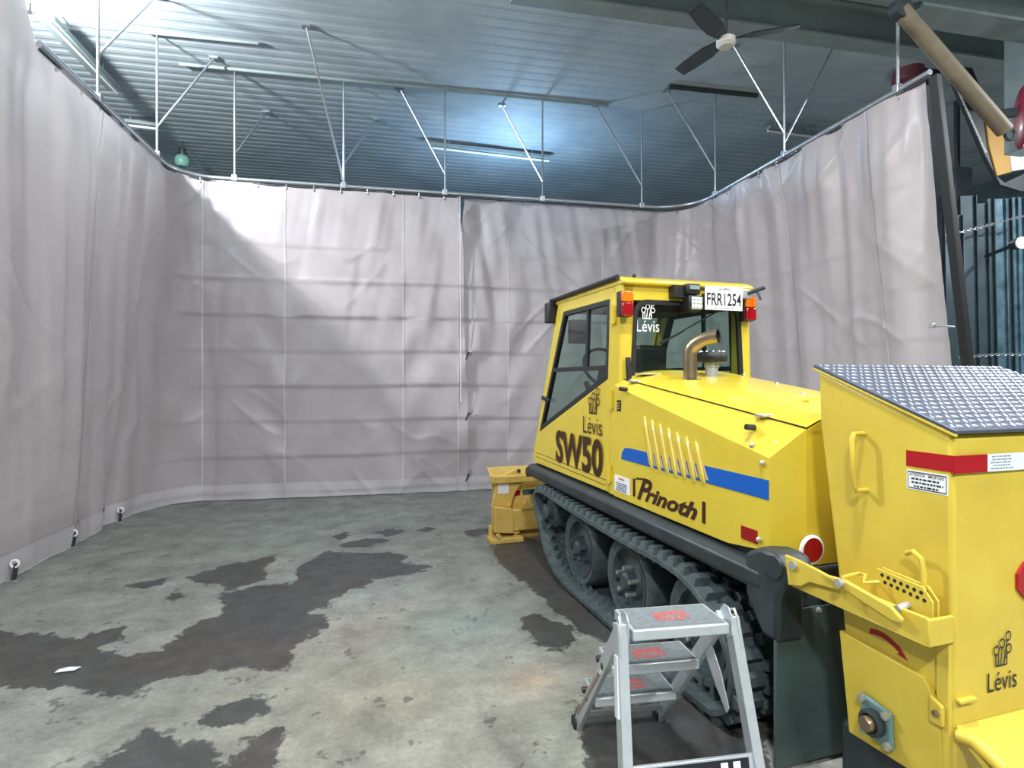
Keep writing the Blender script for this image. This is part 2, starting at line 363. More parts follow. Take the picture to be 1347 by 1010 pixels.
def make_curtain(label, s0, s1, seams, e0=None, e1=None, y_off=0, end_fold=False):
    global hook_proto
    (x, y), _ = path((s0+s1)/2); root = empty('vinyl_curtain', (x, y, 0)); tag(root, label, 'curtain', 'welding bay curtains'); off = (x, y, 0)
    cuts = [s0]+[q for q in seams if s0+.05 < q < s1-.05]+[s1]
    for i in range(len(cuts)-1):
        a, b = (e0 if i == 0 else None), (e1 if i == len(cuts)-2 else None)
        o = MB().grid(cloth(cuts[i], cuts[i+1], e0=a, e1=b, y_off=y_off)).build('fabric_panel', M['curtain'], root, off, fixn=False, smooth=False)
        o.data.polygons.foreach_set('use_smooth', [True]*len(o.data.polygons))
        o = MB().grid(cloth(cuts[i]+.01, cuts[i+1]-.01, (0, .048), .012, e0=a, e1=b, y_off=y_off)).build('bottom_hem', M['hem'], root, off, fixn=False, smooth=False)
        o.data.polygons.foreach_set('use_smooth', [True]*len(o.data.polygons))
    for q in cuts[1:-1]:
        MB().grid(cloth(q-.008, q+.008, (0, 1), .006, y_off=y_off)).build('weld_seam', M['seam'], root, off, fixn=False, smooth=False)
    n = int((s1-s0)/.34)
    for k in range(n):
        s = s0+.1+(s1-s0-.2)*(k+.5)/n; (px, py), (nx, ny) = path(s); rz = math.atan2(ny, nx)
        mtx = Matrix.Translation((px-x, py-y+y_off*.5, topz(s)-.01))@Matrix.Rotation(rz, 4, 'Z')
        if hook_proto is None: hook_proto = hookm.build('hanger_hook', M['steel'], root); hook_proto.matrix_local = mtx
        else: sharecopy(hook_proto, root, mtx)
    return root
CU1 = make_curtain('grey vinyl curtain bending round the corner with shadow edge, tied to floor hooks', .0, s_back(.98), SEAMS, e1=edgeL)
CU2 = make_curtain('grey vinyl curtain running behind yellow tractor to a free end by steel bars', s_back(.90), S5, SEAMS[6:], e0=edgeR, y_off=.05)
# track: rail, hangers and braces
tr = empty('curtain_track', (XL, YB, 0)); tag(tr, 'curved galvanised curtain rail hung from ceiling by rods and braces', 'curtain rail')
OFF = (XL, YB, 0)
rail = [V(*path(s)[0], TZ) for s in np.linspace(YS*0+2.45, S5-.001, 140)]
MB().tube(rail, .026, 10).build('rail', M['steel'], tr, OFF)
MB().tube([p+V(0, 0, -.045) for p in rail], .012, 6).build('roller_channel', M['black'], tr, OFF)
# hanger pixel foot, [(start px, end px at ceiling)]
HANG = [((130,116), [((133,68),(205,-5))]), ((207,200), [((208,168),(282,76))]), ((308,232), [((310,203),(351,147))]),
        ((452,240), [((455,213),(494,157)), ((451,236),(403,34))]), ((586,248), [((586,223),(527,118))]), ((713,257), [((712,233),(660,138))]),
        ((844,266), [((843,240),(784,138))]), ((941,248), [((940,219),(877,118))]), ((1032,195), [((1030,168),(965,60)), ((1031,180),(1105,44))]), ((1182,108), [])]
for i, (ft, br) in enumerate(HANG):
    best = min(np.linspace(2.45, S5, 600), key=lambda s: abs((lambda p: 673.5+FPX*((p.x*math.cos(math.radians(YAW))-p.y*math.sin(math.radians(YAW)))/(p.x*math.sin(math.radians(YAW))+p.y*math.cos(math.radians(YAW)))))(V(*path(s)[0], TZ))-ft[0]))
    q = V(*path(best)[0], TZ)
    h = MB().cyl(q, V(q.x, q.y, CEIL), .013, n=8).build('hanger_rod', M['steel'], tr, OFF)
    MB().box(q.x-.035, q.x+.035, q.y-.03, q.y+.03, TZ-.03, TZ+.05).build('rail_clamp', M['steel'], h, OFF, bevel=.006)
    for a, b in br:
        e = wp(*b, z=CEIL); st = V(q.x, q.y, q.z+max(.05, (ft[1]-a[1])/FPX*math.hypot(q.x, q.y)))
        MB().cyl(st, e, .013, n=8).build('brace_rod', M['steel'], h, OFF)
        MB().box(e.x-.05, e.x+.05, e.y-.04, e.y+.04, CEIL-.02, CEIL+.01).build('ceiling_plate', M['steel'], h, OFF)
# cords and snap hooks at the slit
for px, py in [(618, 461), (618, 540), (618, 620)]:
    p = wp(px, py, Y=YB); p.y = YB-.045; o1 = tuple(CU1.location)
    sn_ = MB().lathe([(0, -.012), (.028, -.012), (.034, 0), (.028, .012), (0, .012)], p, (0, 1, 0), 14).build('snap_hook', M['steel'], CU1, o1)
    MB().bar(p+V(-.02, .005, -.02), p+V(-.06, .01, -.13), .018, .006, (0, 1, 0)).build('snap_strap', M['black'], sn_, o1)
c = MB(); p = wp(605, 258, Y=YB-.05); c.tube([p, V(p.x, p.y-.02, 3.0), V(p.x+.01, p.y-.02, 1.25)], .006, 6)
cr = tag(c.build('pull_cord', M['white'], None, (0, 0, 0)), 'thin white pull cord hanging in front of the curtain slit', 'cord')
def tie(px, py, lab):
    p = wp(px, py, z=0)+V(.07, -.02, 0); r = empty('floor_tie', p); tag(r, lab, 'tie-down', 'floor ties along the curtain foot')
    MB().bar(p+V(0, 0, 0), p+V(.01, .02, .13), .05, .012, (1, 0, 0)).build('strap', M['black'], r, p)
    MB().tube([p+V(.01+.028*math.cos(a), .0, .135+.028*math.sin(a)) for a in np.linspace(0, 2*PI, 13)[:-1]], .009, 6, closed=True).build('ring', M['white'], r, p)
    MB().box(p.x-.04, p.x+.04, p.y-.03, p.y+.03, 0, .012).build('anchor_plate', M['steel'], r, p, bevel=.003)
tie(6, 764, 'black tie with white ring on floor, farthest from the curtain corner'); tie(86, 720, 'black tie with white ring on floor, between two others at curtain foot'); tie(149, 687, 'black tie with white ring on floor, closest to the curtain corner')
# ================================================================ tractor (own frame: a to its right, b forward, z up)
TROT = math.radians(5.55)
def tworld(a, b, z=0): return V(a*math.cos(TROT)-b*math.sin(TROT), a*math.sin(TROT)+b*math.cos(TROT), z)
A0, B0 = 2.25, 3.30
TO = (A0, B0, 0)
def side(p, t): return (t, p[0], p[1])                     # (b,z) outline extruded along a
def rearf(p, t): return (p[0], t, p[1])                    # (a,z) outline extruded along b
def mir(pts): return [(2*A0-p[0],)+tuple(p[1:]) for p in pts]
def ellring(cx, cy, r, n=14): return [(cx+r*math.cos(2*PI*k/n), cy+r*math.sin(2*PI*k/n)) for k in range(n)]
def place(pts, face, org):
    """flat art (x,y) -> face: 'side' looks from -a, 'rear' from -b, 'top' from above"""
    a, b, z = org
    if face == 'side': return [V(a-h, b-x, z+y) for x, y, h in pts]
    if face == 'rear': return [V(a+x, b-h, z+y) for x, y, h in pts]
    return [V(a+x, b+y, z+h) for x, y, h in pts]
def lettering(txt, w, h, face, org, m, parent, off, shear=0, bold=0, thick=.0015, name='lettering', spin=0, slope=None):
    cu = bpy.data.curves.new('t', 'FONT'); cu.body = txt; cu.size = 1; cu.shear = shear; cu.offset = bold; cu.align_x = 'CENTER'; cu.resolution_u = 3; cu.space_line = .85
    o = bpy.data.objects.new('t', cu); COL.objects.link(o); dg = bpy.context.evaluated_depsgraph_get()
    me = bpy.data.meshes.new_from_object(o.evaluated_get(dg)); bpy.data.objects.remove(o)
    co = np.array([v.co[:] for v in me.vertices]); lo, hi = co.min(0), co.max(0)
    xy = (co[:, :2]-(lo[:2]+hi[:2])/2)/(hi[:2]-lo[:2])*np.array([w, h])
    if spin: xy = xy@np.array([[math.cos(spin), math.sin(spin)], [-math.sin(spin), math.cos(spin)]])
    pts = place([(x, y, thick) for x, y in xy], face, org)
    if slope: pts = [p+V(0, 0, slope(p)) for p in pts]
    mb = MB(); mb.add(pts, [tuple(p.vertices) for p in me.polygons]); bpy.data.meshes.remove(me)
    return mb.build(name, m, parent, off, smooth=False)
def emblem(w, h, face, org, m, parent, off):
    """flower-and-tower outline mark"""
    mb = MB(); t = .0016; lw = w*.055
    def ring(cx, cy, r):
        mb.add(place([(x*w, y*h, t) for x, y in ellring(cx, cy, r)]+[(cx*w+(x-cx)*w*.68, cy*h+(y-cy)*h*.68, t) for x, y in ellring(cx, cy, r)], face, org),
               [(k, (k+1) % 14, 14+(k+1) % 14, 14+k) for k in range(14)])
    def line(x0, y0, x1, y1):
        d = math.hypot((x1-x0)*w, (y1-y0)*h); nx, ny = -(y1-y0)*h/d*lw/2, (x1-x0)*w/d*lw/2
        mb.add(place([(x0*w+nx, y0*h+ny, t), (x1*w+nx, y1*h+ny, t), (x1*w-nx, y1*h-ny, t), (x0*w-nx, y0*h-ny, t)], face, org), [(0, 1, 2, 3)])
    for cx, cy, r in ((.30, .38, .15), (-.02, .20, .15), (-.30, .02, .15), (.32, .02, .15)): ring(cx, cy, r)
    for l in ((-.34, -.10, -.34, -.42), (-.34, -.42, .22, -.42), (.22, -.42, .22, -.10), (-.02, .08, -.10, -.40), (.24, .28, .06, -.40), (-.22, -.08, -.20, -.42), (.26, -.08, .16, -.25)): line(*l)
    return mb.build('emblem', m, parent, off, smooth=False)
def textlines(n, w, h, face, org, m, parent, off, seed=1, name='fine_print'):
    """rows of tiny illegible print"""
    r = random.Random(seed); mb = MB()
    for i in range(n):
        y = h/2-(i+.5)*h/n; x = -w/2+r.uniform(0, .12)*w; end = w/2-r.uniform(0, .18)*w
        while x < end:
            l = r.uniform(.05, .14)*w; mb.add(place([(x, y-h/n*.24, .002), (min(x+l, end), y-h/n*.24, .002), (min(x+l, end), y+h/n*.24, .002), (x, y+h/n*.24, .002)], face, org), [(0, 1, 2, 3)]); x += l+.03*w
    return mb.build(name, m, parent, off, smooth=False)
def decal(w, h, face, org, m, parent, off, name, thick=.001):
    mb = MB(); q = [(-w/2, -h/2), (w/2, -h/2), (w/2, h/2), (-w/2, h/2)]
    mb.add(place([(x, y, thick) for x, y in q]+[(x, y, -.002) for x, y in q], face, org), [(0, 1, 2, 3), (7, 6, 5, 4), (0, 4, 5, 1), (1, 5, 6, 2), (2, 6, 7, 3), (3, 7, 4, 0)])
    return mb.build(name, m, parent, off, smooth=False)

T = empty('sidewalk_tractor', tworld(A0, B0), TROT)
tag(T, 'yellow tracked sidewalk plow tractor with glazed cab and sloping hood', 'tractor')
def TB(mb, name, m, parent=T, **k): return mb.build(name, M[m] if isinstance(m, str) else m, parent, TO, **k)
# ---- undercarriage
def spline(P, n=12):
    out = []; m = len(P)
    for i in range(m):
        p0, p1, p2, p3 = [np.array(P[(i+k) % m]) for k in (-1, 0, 1, 2)]
        for j in range(n):
            t = j/n; out.append(tuple(.5*((2*p1)+(-p0+p2)*t+(2*p0-5*p1+4*p2-p3)*t*t+(-p0+3*p1-3*p2+p3)*t**3)))
    return out
TRK = [(2.30,.040),(2.9,.036),(3.5,.036),(4.00,.040),(4.18,.075),(4.34,.165),(4.48,.33),(4.595,.50),(4.60,.585),(4.52,.625),(4.40,.635),(3.9,.615),(3.2,.600),(2.65,.600),(2.40,.572),(2.20,.475),(2.085,.32),(2.10,.14),(2.18,.065)]
raw = spline(TRK, 14); seg = [math.dist(raw[i], raw[(i+1) % len(raw)]) for i in range(len(raw))]; PER = sum(seg)
def belt(n):
    out = []; i = 0; acc = 0
    for k in range(n):
        d = PER*k/n
        while acc+seg[i] < d: acc += seg[i]; i += 1
        f = (d-acc)/seg[i]; p, q = np.array(raw[i]), np.array(raw[(i+1) % len(raw)]); out.append(p+(q-p)*f)
    return out
lugm, toothm = None, None
def make_track(a_in, a_out, teeth=True):
    global lugm, toothm
    lo, hi = min(a_in, a_out), max(a_in, a_out); P = belt(180); n = len(P); nor = []
    for i in range(n):
        d = P[(i+1) % n]-P[i-1]; d = d/np.linalg.norm(d); nor.append(np.array([d[1], -d[0]]))
    mb = MB(); vs = []
    for i in range(n):
        for t, a in ((-.012, lo), (-.012, hi), (.014, hi), (.014, lo)):
            q = P[i]+nor[i]*t; vs.append((a, q[0], q[1]))
    mb.add(vs, [(i*4+k, i*4+(k+1) % 4, ((i+1) % n)*4+(k+1) % 4, ((i+1) % n)*4+k) for i in range(n) for k in range(4)])
    tk = TB(mb, 'rubber_track', 'rubber'); NL = 62
    if lugm is None:
        lm = MB(); lm.add([(-.074, -.030, 0), (.074, -.030, 0), (.074, .030, 0), (-.074, .030, 0), (-.064, -.020, .040), (.066, -.020, .040), (.066, .020, .040), (-.064, .020, .040)],
                          [(0, 3, 2, 1), (4, 5, 6, 7), (0, 1, 5, 4), (1, 2, 6, 5), (2, 3, 7, 6), (3, 0, 4, 7)]); lugm = lm.build('tread_lug', M['rubber'], None, smooth=False); first = lugm
        tm = MB(); tm.add([(-.02, -.022, 0), (.02, -.022, 0), (.02, .022, 0), (-.02, .022, 0), (-.008, -.008, .06), (.008, -.008, .06), (.008, .008, .06), (-.008, .008, .06)],
                          [(0, 3, 2, 1), (4, 5, 6, 7), (0, 1, 5, 4), (1, 2, 6, 5), (2, 3, 7, 6), (3, 0, 4, 7)]); toothm = tm.build('guide_tooth', M['rubber'], None, smooth=False)
    Q = belt(NL*2)
    def frame(k, a, h, inward=False):
        m2 = len(Q); d = Q[(k+1) % m2]-Q[k-1]; d = d/np.linalg.norm(d); nn = np.array([d[1], -d[0]])
        p = Q[k]+nn*h; up = -nn if inward else nn
        R = Matrix(((1, 0, 0, a-A0), (0, d[0], up[0], p[0]-B0), (0, d[1], up[1], p[1]), (0, 0, 0, 1)))
        if R.to_3x3().determinant() < 0: R = Matrix(((-1, 0, 0, a-A0), (0, d[0], up[0], p[0]-B0), (0, d[1], up[1], p[1]), (0, 0, 0, 1)))
        return R
    w = hi-lo
    for k in range(NL):
        for c, ph in ((.26, 0), (.74, 1)):
            sharecopy(lugm, tk, frame((2*k+ph) % (2*NL), lo+w*c, .013))
        if teeth: sharecopy(toothm, tk, frame(2*k, lo+w*.28, -.011, True))
    return tk
make_track(1.955, 1.635); make_track(2*A0-1.955, 2*A0-1.635, False)
bpy.data.objects.remove(lugm); bpy.data.objects.remove(toothm)
def wheel(b, z, r, s, bolts=5, boltm='bolt'):
    """s=+1 left side of machine (outer face towards -a)"""
    ao = 1.715 if s > 0 else 2*A0-1.715; ax = (-s, 0, 0); o = (ao, b, z)
    w = MB().lathe([(r*.72, -.02), (r*.92, -.005), (r*.99, -.025), (r, -.05), (r, -.16), (r*.97, -.19), (r*.70, -.18)], o, ax, 32); t = TB(w, 'road_wheel', 'rubber')
    TB(MB().lathe([(r*.76, -.012), (r*.70, -.012), (r*.66, -.055), (r*.42, -.065), (r*.36, -.04), (0, -.04)], o, ax, 28), 'wheel_disc', 'wheel', t)
    TB(MB().lathe([(0, -.05), (.055, -.05), (.055, .005), (.04, .02), (0, .02)], o, ax, 16), 'hub', 'wheel', t)
    for k in range(bolts):
        an = 2*PI*k/bolts+.4; p = V(ao, b+math.cos(an)*r*.30, z+math.sin(an)*r*.30)
        TB(MB().cyl(p+V(s*.045, 0, 0), p+V(-s*.022, 0, 0), .0135, n=8), 'wheel_stud', boltm, t)
for s in (1, -1):
    wheel(3.86, .325, .275, s, 5, 'wheel'); wheel(3.14, .325, .275, s); wheel(2.42, .325, .275, s)
    # drive sprocket
    ao = 1.70 if s > 0 else 2*A0-1.70
    sp = TB(MB().lathe([(0, 0), (.10, 0), (.12, -.03), (.12, -.12), (0, -.12)], (ao, 4.36, .485), (-s, 0, 0), 20), 'drive_sprocket', 'wheel')
    for k in range(9):
        an = 2*PI*k/9; c0 = V(ao+s*.06, 4.36+math.cos(an)*.105, .485+math.sin(an)*.105)
        TB(MB().cyl(c0-V(.05, 0, 0), c0+V(.05, 0, 0), .022, n=8), 'sprocket_tooth', 'wheel', sp)
    TB(MB().lathe([(0, 0), (.06, 0), (.06, .05), (.03, .06), (0, .06)], (ao, 4.36, .485), (-s, 0, 0), 14), 'sprocket_hub', 'wheel', sp)
TB(MB().box(1.98, 2*A0-1.98, 2.25, 4.55, .28, .72), 'chassis', 'black', bevel=.02)
TB(MB().cyl((1.72, 3.86, .325), (2*A0-1.72, 3.86, .325), .05).cyl((1.72, 3.14, .325), (2*A0-1.72, 3.14, .325), .05).cyl((1.72, 2.42, .325), (2*A0-1.72, 2.42, .325), .05).cyl((1.72, 4.36, .485), (2*A0-1.72, 4.36, .485), .05), 'axles', 'black')
# ---- fenders
for s in (1, -1):
    pr = [(1.675, .70), (1.66, .72), (1.66, .775), (1.69, .802), (1.98, .802), (1.98, .70)]
    if s < 0: pr = mir(pr)
    rows = [[(a, b, z+dz) for a, z in pr+[pr[0]]] for b, dz in ((4.90, -.02), (4.84, .005), (3.3, 0), (1.93, -.01))]
    m = MB().grid(rows); n = len(pr)+1
    m.f += [list(range(n-1))[::-1], [3*n+k for k in range(n-1)]]
    TB(m, 'fender', 'black', bevel=.008)
# ---- lower hull under the cab and hood
DL = lambda z: 1.72+.04*np.clip((z-.81)/1.36, 0, 1)     # cab side leans in
TB(MB().prism([(4.84, .70), (1.97, .70), (1.97, .84), (4.84, .84)], side, 1.75, 2*A0-1.75), 'body_base', 'black')
# ---- engine hood: side panels, chamfer, top, rear
def foldz(b): return 1.516-.2097*(3.28-b)
def seam_a(b): return 1.775+(3.28-b)/1.41*.065
def seam_z(b): return 1.560-(3.28-b)/1.41*.200
for s in (1, -1):
    bs = [3.30, 2.9, 2.5, 2.2, 1.937]; fx = (lambda a: a) if s > 0 else (lambda a: 2*A0-a)
    rows = [[(fx(1.72), b, .815 if b > 2 else .85), (fx(1.72), b, foldz(b))] for b in bs]
    rows2 = [[(fx(1.72), b, foldz(b)), (fx(seam_a(b)), b, seam_z(b))] for b in bs]
    m = MB().grid(rows).grid(rows2)
    m.grid([[(fx(1.72), 1.937, .85), (fx(1.72), 1.937, foldz(1.937))], [(fx(1.84), 1.865, .85), (fx(1.84), 1.865, 1.357)]])
    m.add([(fx(1.72), 1.937, foldz(1.937)), (fx(seam_a(1.937)), 1.937, seam_z(1.937)), (fx(1.84), 1.865, 1.357)], [(0, 1, 2)])
    TB(m, 'side_panel', 'yellow')
rows = []
for b in (3.30, 3.0, 2.6, 2.2, 1.937, 1.868):
    bb = b; a0 = seam_a(bb); z0 = seam_z(b); r = []
    for k in range(13):
        f = k/12; a = a0+(2*A0-2*a0)*f; r.append((a, b, z0+.004+.055*(1-(2*f-1)**4)))
    rows.append(r)
hood = TB(MB().grid(rows), 'hood_top', 'yellow')
TB(MB().box(1.84, 2*A0-1.84, 1.866, 1.91, .80, 1.35), 'rear_panel', 'yellow')
TB(MB().prism([(1.85, 1.33), (2*A0-1.85, 1.33), (2*A0-1.85, 1.355), (2*A0-1.95, 1.405), (1.95, 1.405), (1.85, 1.355)], rearf, 1.866, 1.89), 'rear_hood_lip', 'yellow')
ln = [(seam_a(b)-.002, b, seam_z(b)+.004) for b in np.linspace(3.28, 1.87, 8)]
TB(MB().tube(ln, .0028, 5), 'hood_seam', 'frame_black', hood)
for (px, b) in ((0, 3.16), (0, 2.10)):
    a, z = seam_a(b), seam_z(b); lt = TB(MB().box(a-.03, a+.03, b-.035, b+.02, z+.0, z+.014), 'hood_latch', 'bolt', bevel=.004)
    TB(MB().cyl((a-.055, b-.01, z-.045), (a-.105, b-.02, z-.04), .013), 'latch_knob', 'frame_black', lt)
for b, z, a in ((2.05, 1.275, 1.733), (1.99, .885, 1.716), (1.97, 1.21, 1.716), (1.96, 1.29, 1.78)):
    TB(MB().lathe([(0, 0), (.012, 0), (.010, .010), (0, .014)], (a, b, z), (-1, 0, .2), 10), 'panel_bolt', 'bolt')
for a, b in ((2.30, 2.35), (2.45, 2.7), (2.55, 3.1), (2.6, 2.05), (2.2, 2.02)):
    TB(MB().lathe([(0, 0), (.011, 0), (.008, .009), (0, .012)], (a, b, seam_z(b)+.056), (0, 0, 1), 8), 'hood_bolt', 'bolt', hood)
TB(MB().tube([(2.14+.12*t, 2.16-.02*t+.05*math.sin(PI*t), seam_z(2.16)+.063) for t in np.linspace(-.6, 1, 8)], .006, 6), 'hood_handle', 'yellow', hood)
# stripe, louvres, marks on the side panel
st = [(3.205, 1.064), (3.195, 1.105), (3.16, 1.138), (3.10, 1.143), (1.939, 1.143), (1.939, 1.061)]
TB(MB().prism(st, side, 1.7175, 1.7205), 'blue_stripe', 'blue', smooth=False)
for k in range(7):
    f = k/6; bt, zt, bb2, zb = 2.93-f*.49, 1.35-f*.095, 2.835-f*.47, 1.052; lm = MB()
    rows = []
    for j in range(9):
        t = j/8; b = bt+(bb2-bt)*t; z = zt+(zb-zt)*t; e = min(1, min(t, 1-t)*14+.25)**.5
        rows.append([(1.7195-.011*e*q, b+w*.028*max(e, .5), z) for w, q in ((1, 0), (.8, .75), (.2, 1), (-.35, .9), (-.6, -.1))])
    lv = TB(MB().grid(rows), 'louvre', 'yellow')
    TB(MB().prism([(bt-.016, zt-.03), (bb2-.016, zb+.025), (bb2-.030, zb+.025), (bt-.030, zt-.03)], side, 1.716, 1.7188), 'louvre_slot', 'ochre', lv, smooth=False)
for b in (3.045, 2.372): TB(MB().box(1.7165, 1.7215, b-.012, b+.012, .862, .967), 'vertical_bar_mark', 'ink', smooth=False)
lettering('P', .17, .135, 'side', (1.7195, 2.925, .922), M['ink'], T, TO, shear=.45, bold=.03); lettering('rinoth', .50, .090, 'side', (1.7195, 2.672, .903), M['ink'], T, TO, shear=.4, bold=.035); TB(MB().prism([(3.03, .966), (3.02, .978), (2.93, .988), (2.86, .986), (2.95, .976)], side, 1.7178, 1.7198), 'letter_swash', 'ink', smooth=False)
TB(MB().box(1.7165, 1.721, 2.005, 2.105, .862, .918), 'red_reflector', 'darkred', smooth=False)
wl = decal(.19, .10, 'side', (1.7185, 3.195, .905), M['white'], T, TO, 'warning_label'); textlines(4, .16, .055, 'side', (1.7172, 3.195, .888), M['ink_blue'], wl, TO, 3); textlines(1, .09, .02, 'side', (1.7172, 3.195, .938), M['ink_red'], wl, TO, 5)
bl = decal(.05, .07, 'side', (1.7185, 3.235, 1.395), M['ink_black'], T, TO, 'black_label'); textlines(3, .04, .05, 'side', (1.7172, 3.235, 1.395), M['ochre'], bl, TO, 8)
lb = decal(.13, .085, 'top', (1.90, 3.19, seam_z(3.19)+.047), M['white'], T, TO, 'hood_label'); textlines(2, .11, .05, 'top', (1.90, 3.19, seam_z(3.19)+.048), M['ink_black'], lb, TO, 9)
# exhaust and intake
ex = [(2.035, 2.94, 1.50), (2.035, 2.94, 1.66), (2.035, 2.94, 1.715)]+[(2.035+.10*(1-math.cos(t)), 2.94-.15*(1-math.cos(t)), 1.715+.095*math.sin(t)) for t in np.linspace(.2, 1.5, 8)]
e = TB(MB().tube(ex, .040, 18, cap=False), 'exhaust_pipe', 'exhaust')
TB(MB().tube(ex[1:], .034, 16, cap=False), 'pipe_bore', 'frame_black', e)
TB(MB().lathe([(.042, 0), (.066, 0), (.066, .006), (.042, .006)], (2.035, 2.94, seam_z(2.94)+.045), (0, 0, 1), 20), 'pipe_opening', 'frame_black', e)
ci = V(2.245, 3.02, 1.54); ii = TB(MB().lathe([(.038, 0), (.038, .095), (.045, .095), (.045, .12), (.036, .12), (.036, .14)], ci, (0, 0, 1), 18), 'intake_stem', 'alu')
TB(MB().lathe([(.035, .128), (.086, .128), (.092, .142), (.090, .172), (.075, .190), (.03, .196), (0, .197)], ci, (0, 0, 1), 24), 'intake_cap', 'frame_black', ii)
for k in range(12):
    an = 2*PI*k/12; TB(MB().lathe([(0, 0), (.007, 0), (.005, .006), (0, .007)], ci+V(.072*math.cos(an), .072*math.sin(an), .190), (0, 0, 1), 6), 'cap_rivet', 'bolt', ii)
# ---- cab
ROOFZ = 2.195
def lean(p, t): return (DL(p[1])+t, p[0], p[1])
def leanR(p, t): return (2*A0-DL(p[1])-t, p[0], p[1])
dout = [(4.83, .825), (3.372, .825), (3.372, 2.165), (4.325, 2.172)]; din = [(4.70, 1.105), (3.425, 1.565), (3.425, 2.092), (4.222, 2.098)]
gin = [(4.635, 1.17), (3.462, 1.594), (3.462, 2.058), (4.195, 2.062)]
def inset(P, k): c = (sum(p[0] for p in P)/4, sum(p[1] for p in P)/4); return [(c[0]+(p[0]-c[0])*k, c[1]+(p[1]-c[1])*k) for p in P]
for s in (1, -1):
    f = lean if s > 0 else leanR
    d = TB(MB().ring(dout, din, f, -.004, .035), 'cab_door', 'yellow', bevel=.004)
    TB(MB().ring(din, gin, f, -.006, .03), 'window_gasket', 'frame_black', d, bevel=.003)
    TB(MB().add([f(p_, .011) for p_ in gin], [(0, 1, 2, 3)]), 'side_window', 'glass', d, smooth=False)
    TB(MB().prism([(4.41, 1.655), (3.46, 1.655), (3.46, 1.622), (4.42, 1.622)], f, -.004, .02), 'window_mullion', 'frame_black', d)
    TB(MB().prism([(3.795, 1.655), (3.765, 1.655), (3.765, 2.06), (3.795, 2.06)], f, -.002, .02), 'window_mullion', 'frame_black', d)
    if s > 0:
        for z in (1.98, 1.43, .95):
            h = TB(MB().cyl((DL(z)-.016, 3.352, z-.06), (DL(z+.1)-.016, 3.352, z+.06), .014, n=10).box(DL(z)-.012, DL(z), 3.34, 3.40, z-.05, z+.05), 'hinge', 'yellow', d)
        for z in (.905, .87): TB(MB().prism([(4.77, z+.012), (3.42, z-.005), (3.42, z-.009), (4.77, z+.008)], lean, -.0055, -.003), 'door_groove', 'frame_black', d, smooth=False)
        TB(MB().prism([(4.62, 1.42), (4.46, 1.40), (4.46, 1.37), (4.62, 1.385)], lean, -.028, -.004), 'door_handle', 'frame_black', d, bevel=.008)
        lettering('SW50', .84, .262, 'side', (1.7155, 3.875, 1.028), M['ink'], d, TO, bold=.03, slope=lambda p: 0)
        lettering('Lévis', .30, .120, 'side', (1.722, 3.63, 1.238), M['ink'], d, TO, bold=-.003)
        emblem(.20, .19, 'side', (1.729, 3.62, 1.405), M['ink'], d, TO)
        lettering('CS-4125', .11, .022, 'side', (1.7155, 4.66, .945), M['ochre'], d, TO)
# cab shell
def post(p0, p1, w, h, n='cab_post'): return TB(MB().bar(p0, p1, w, h), n, 'yellow', bevel=.006)
for s in (1, -1):
    fx = (lambda a: a) if s > 0 else (lambda a: 2*A0-a)
    m = MB(); q = [(fx(1.735), 3.28, .82), (fx(1.735), 3.372, .82), (fx(1.735), 3.372, 1.52)]
    r0 = [(1.722, .82), (1.80, .82)]; m.grid([[(fx(DL(z)), 3.372, z), (fx(DL(z)), 3.285, z), (fx(DL(z)+.02), 3.27, z), (fx(1.84+.0*z), 3.27, z), (fx(1.84), 3.36, z)] for z in (.82, 1.2, 1.6, 2.17)])
    TB(m, 'rear_post', 'yellow')
    TB(MB().bar((fx(1.745), 4.85, .84), (fx(1.785), 4.33, 2.17), .05, .05), 'front_post', 'yellow', bevel=.008)
ro = [(1.765, 2.068), (2*A0-1.765, 2.068), (2*A0-1.765, 2.17), (1.765, 2.17)]
TB(MB().prism(ro, rearf, 3.27, 3.32), 'rear_header', 'yellow', bevel=.004)
# rear window: rounded black gasket and pane
def rrect(x0, x1, z0, z1, r, n=5):
    out = []
    for cx, cz, a0 in ((x1-r, z1-r, 0), (x0+r, z1-r, PI/2), (x0+r*.4, z0+r*.4, PI), (x1-r*.4, z0+r*.4, 1.5*PI)):
        rr = r if a0 < PI else r*.4
        out += [(cx+rr*math.cos(a0+PI/2*k/n), cz+rr*math.sin(a0+PI/2*k/n)) for k in range(n+1)]
    return out
tz = lambda P: [(A0+(a-A0)*(1-.07*(z-1.53)/.55), z) for a, z in P]
wo, wi = tz(rrect(1.815, 2*A0-1.815, 1.53, 2.075, .09)), tz(rrect(1.845, 2*A0-1.845, 1.56, 2.045, .075))
rw = TB(MB().ring(wo, wi, rearf, 3.262, 3.285), 'rear_gasket', 'frame_black')
TB(MB().add([rearf(p_, 3.273) for p_ in wi], [tuple(range(len(wi)))]), 'rear_window', 'glass', rw, smooth=False)
lettering('Lévis', .165, .075, 'rear', (1.945, 3.268, 1.905), M['white'], rw, TO)
emblem(.11, .125, 'rear', (1.945, 3.268, 2.005), M['white'], rw, TO)
TB(MB().prism([(1.84, .82), (2*A0-1.84, .82), (2*A0-1.84, 1.55), (1.84, 1.55)], rearf, 3.275, 3.30), 'bulkhead', 'interior')
# windscreen and nose
ws = [(1.77, 4.74, 1.15), (2*A0-1.77, 4.74, 1.15), (2*A0-1.79, 4.34, 2.16), (1.79, 4.34, 2.16)]
TB(MB().add(ws, [(0, 1, 2, 3)]), 'windscreen', 'glass', smooth=False)
TB(MB().prism([(4.86, .80), (4.80, .80), (4.69, 1.17), (4.745, 1.17)], side, 1.75, 2*A0-1.75), 'nose_panel', 'yellow')
TB(MB().box(2.235, 2.265, 4.33, 4.36, 1.2, 2.15), 'wiper_post', 'frame_black')
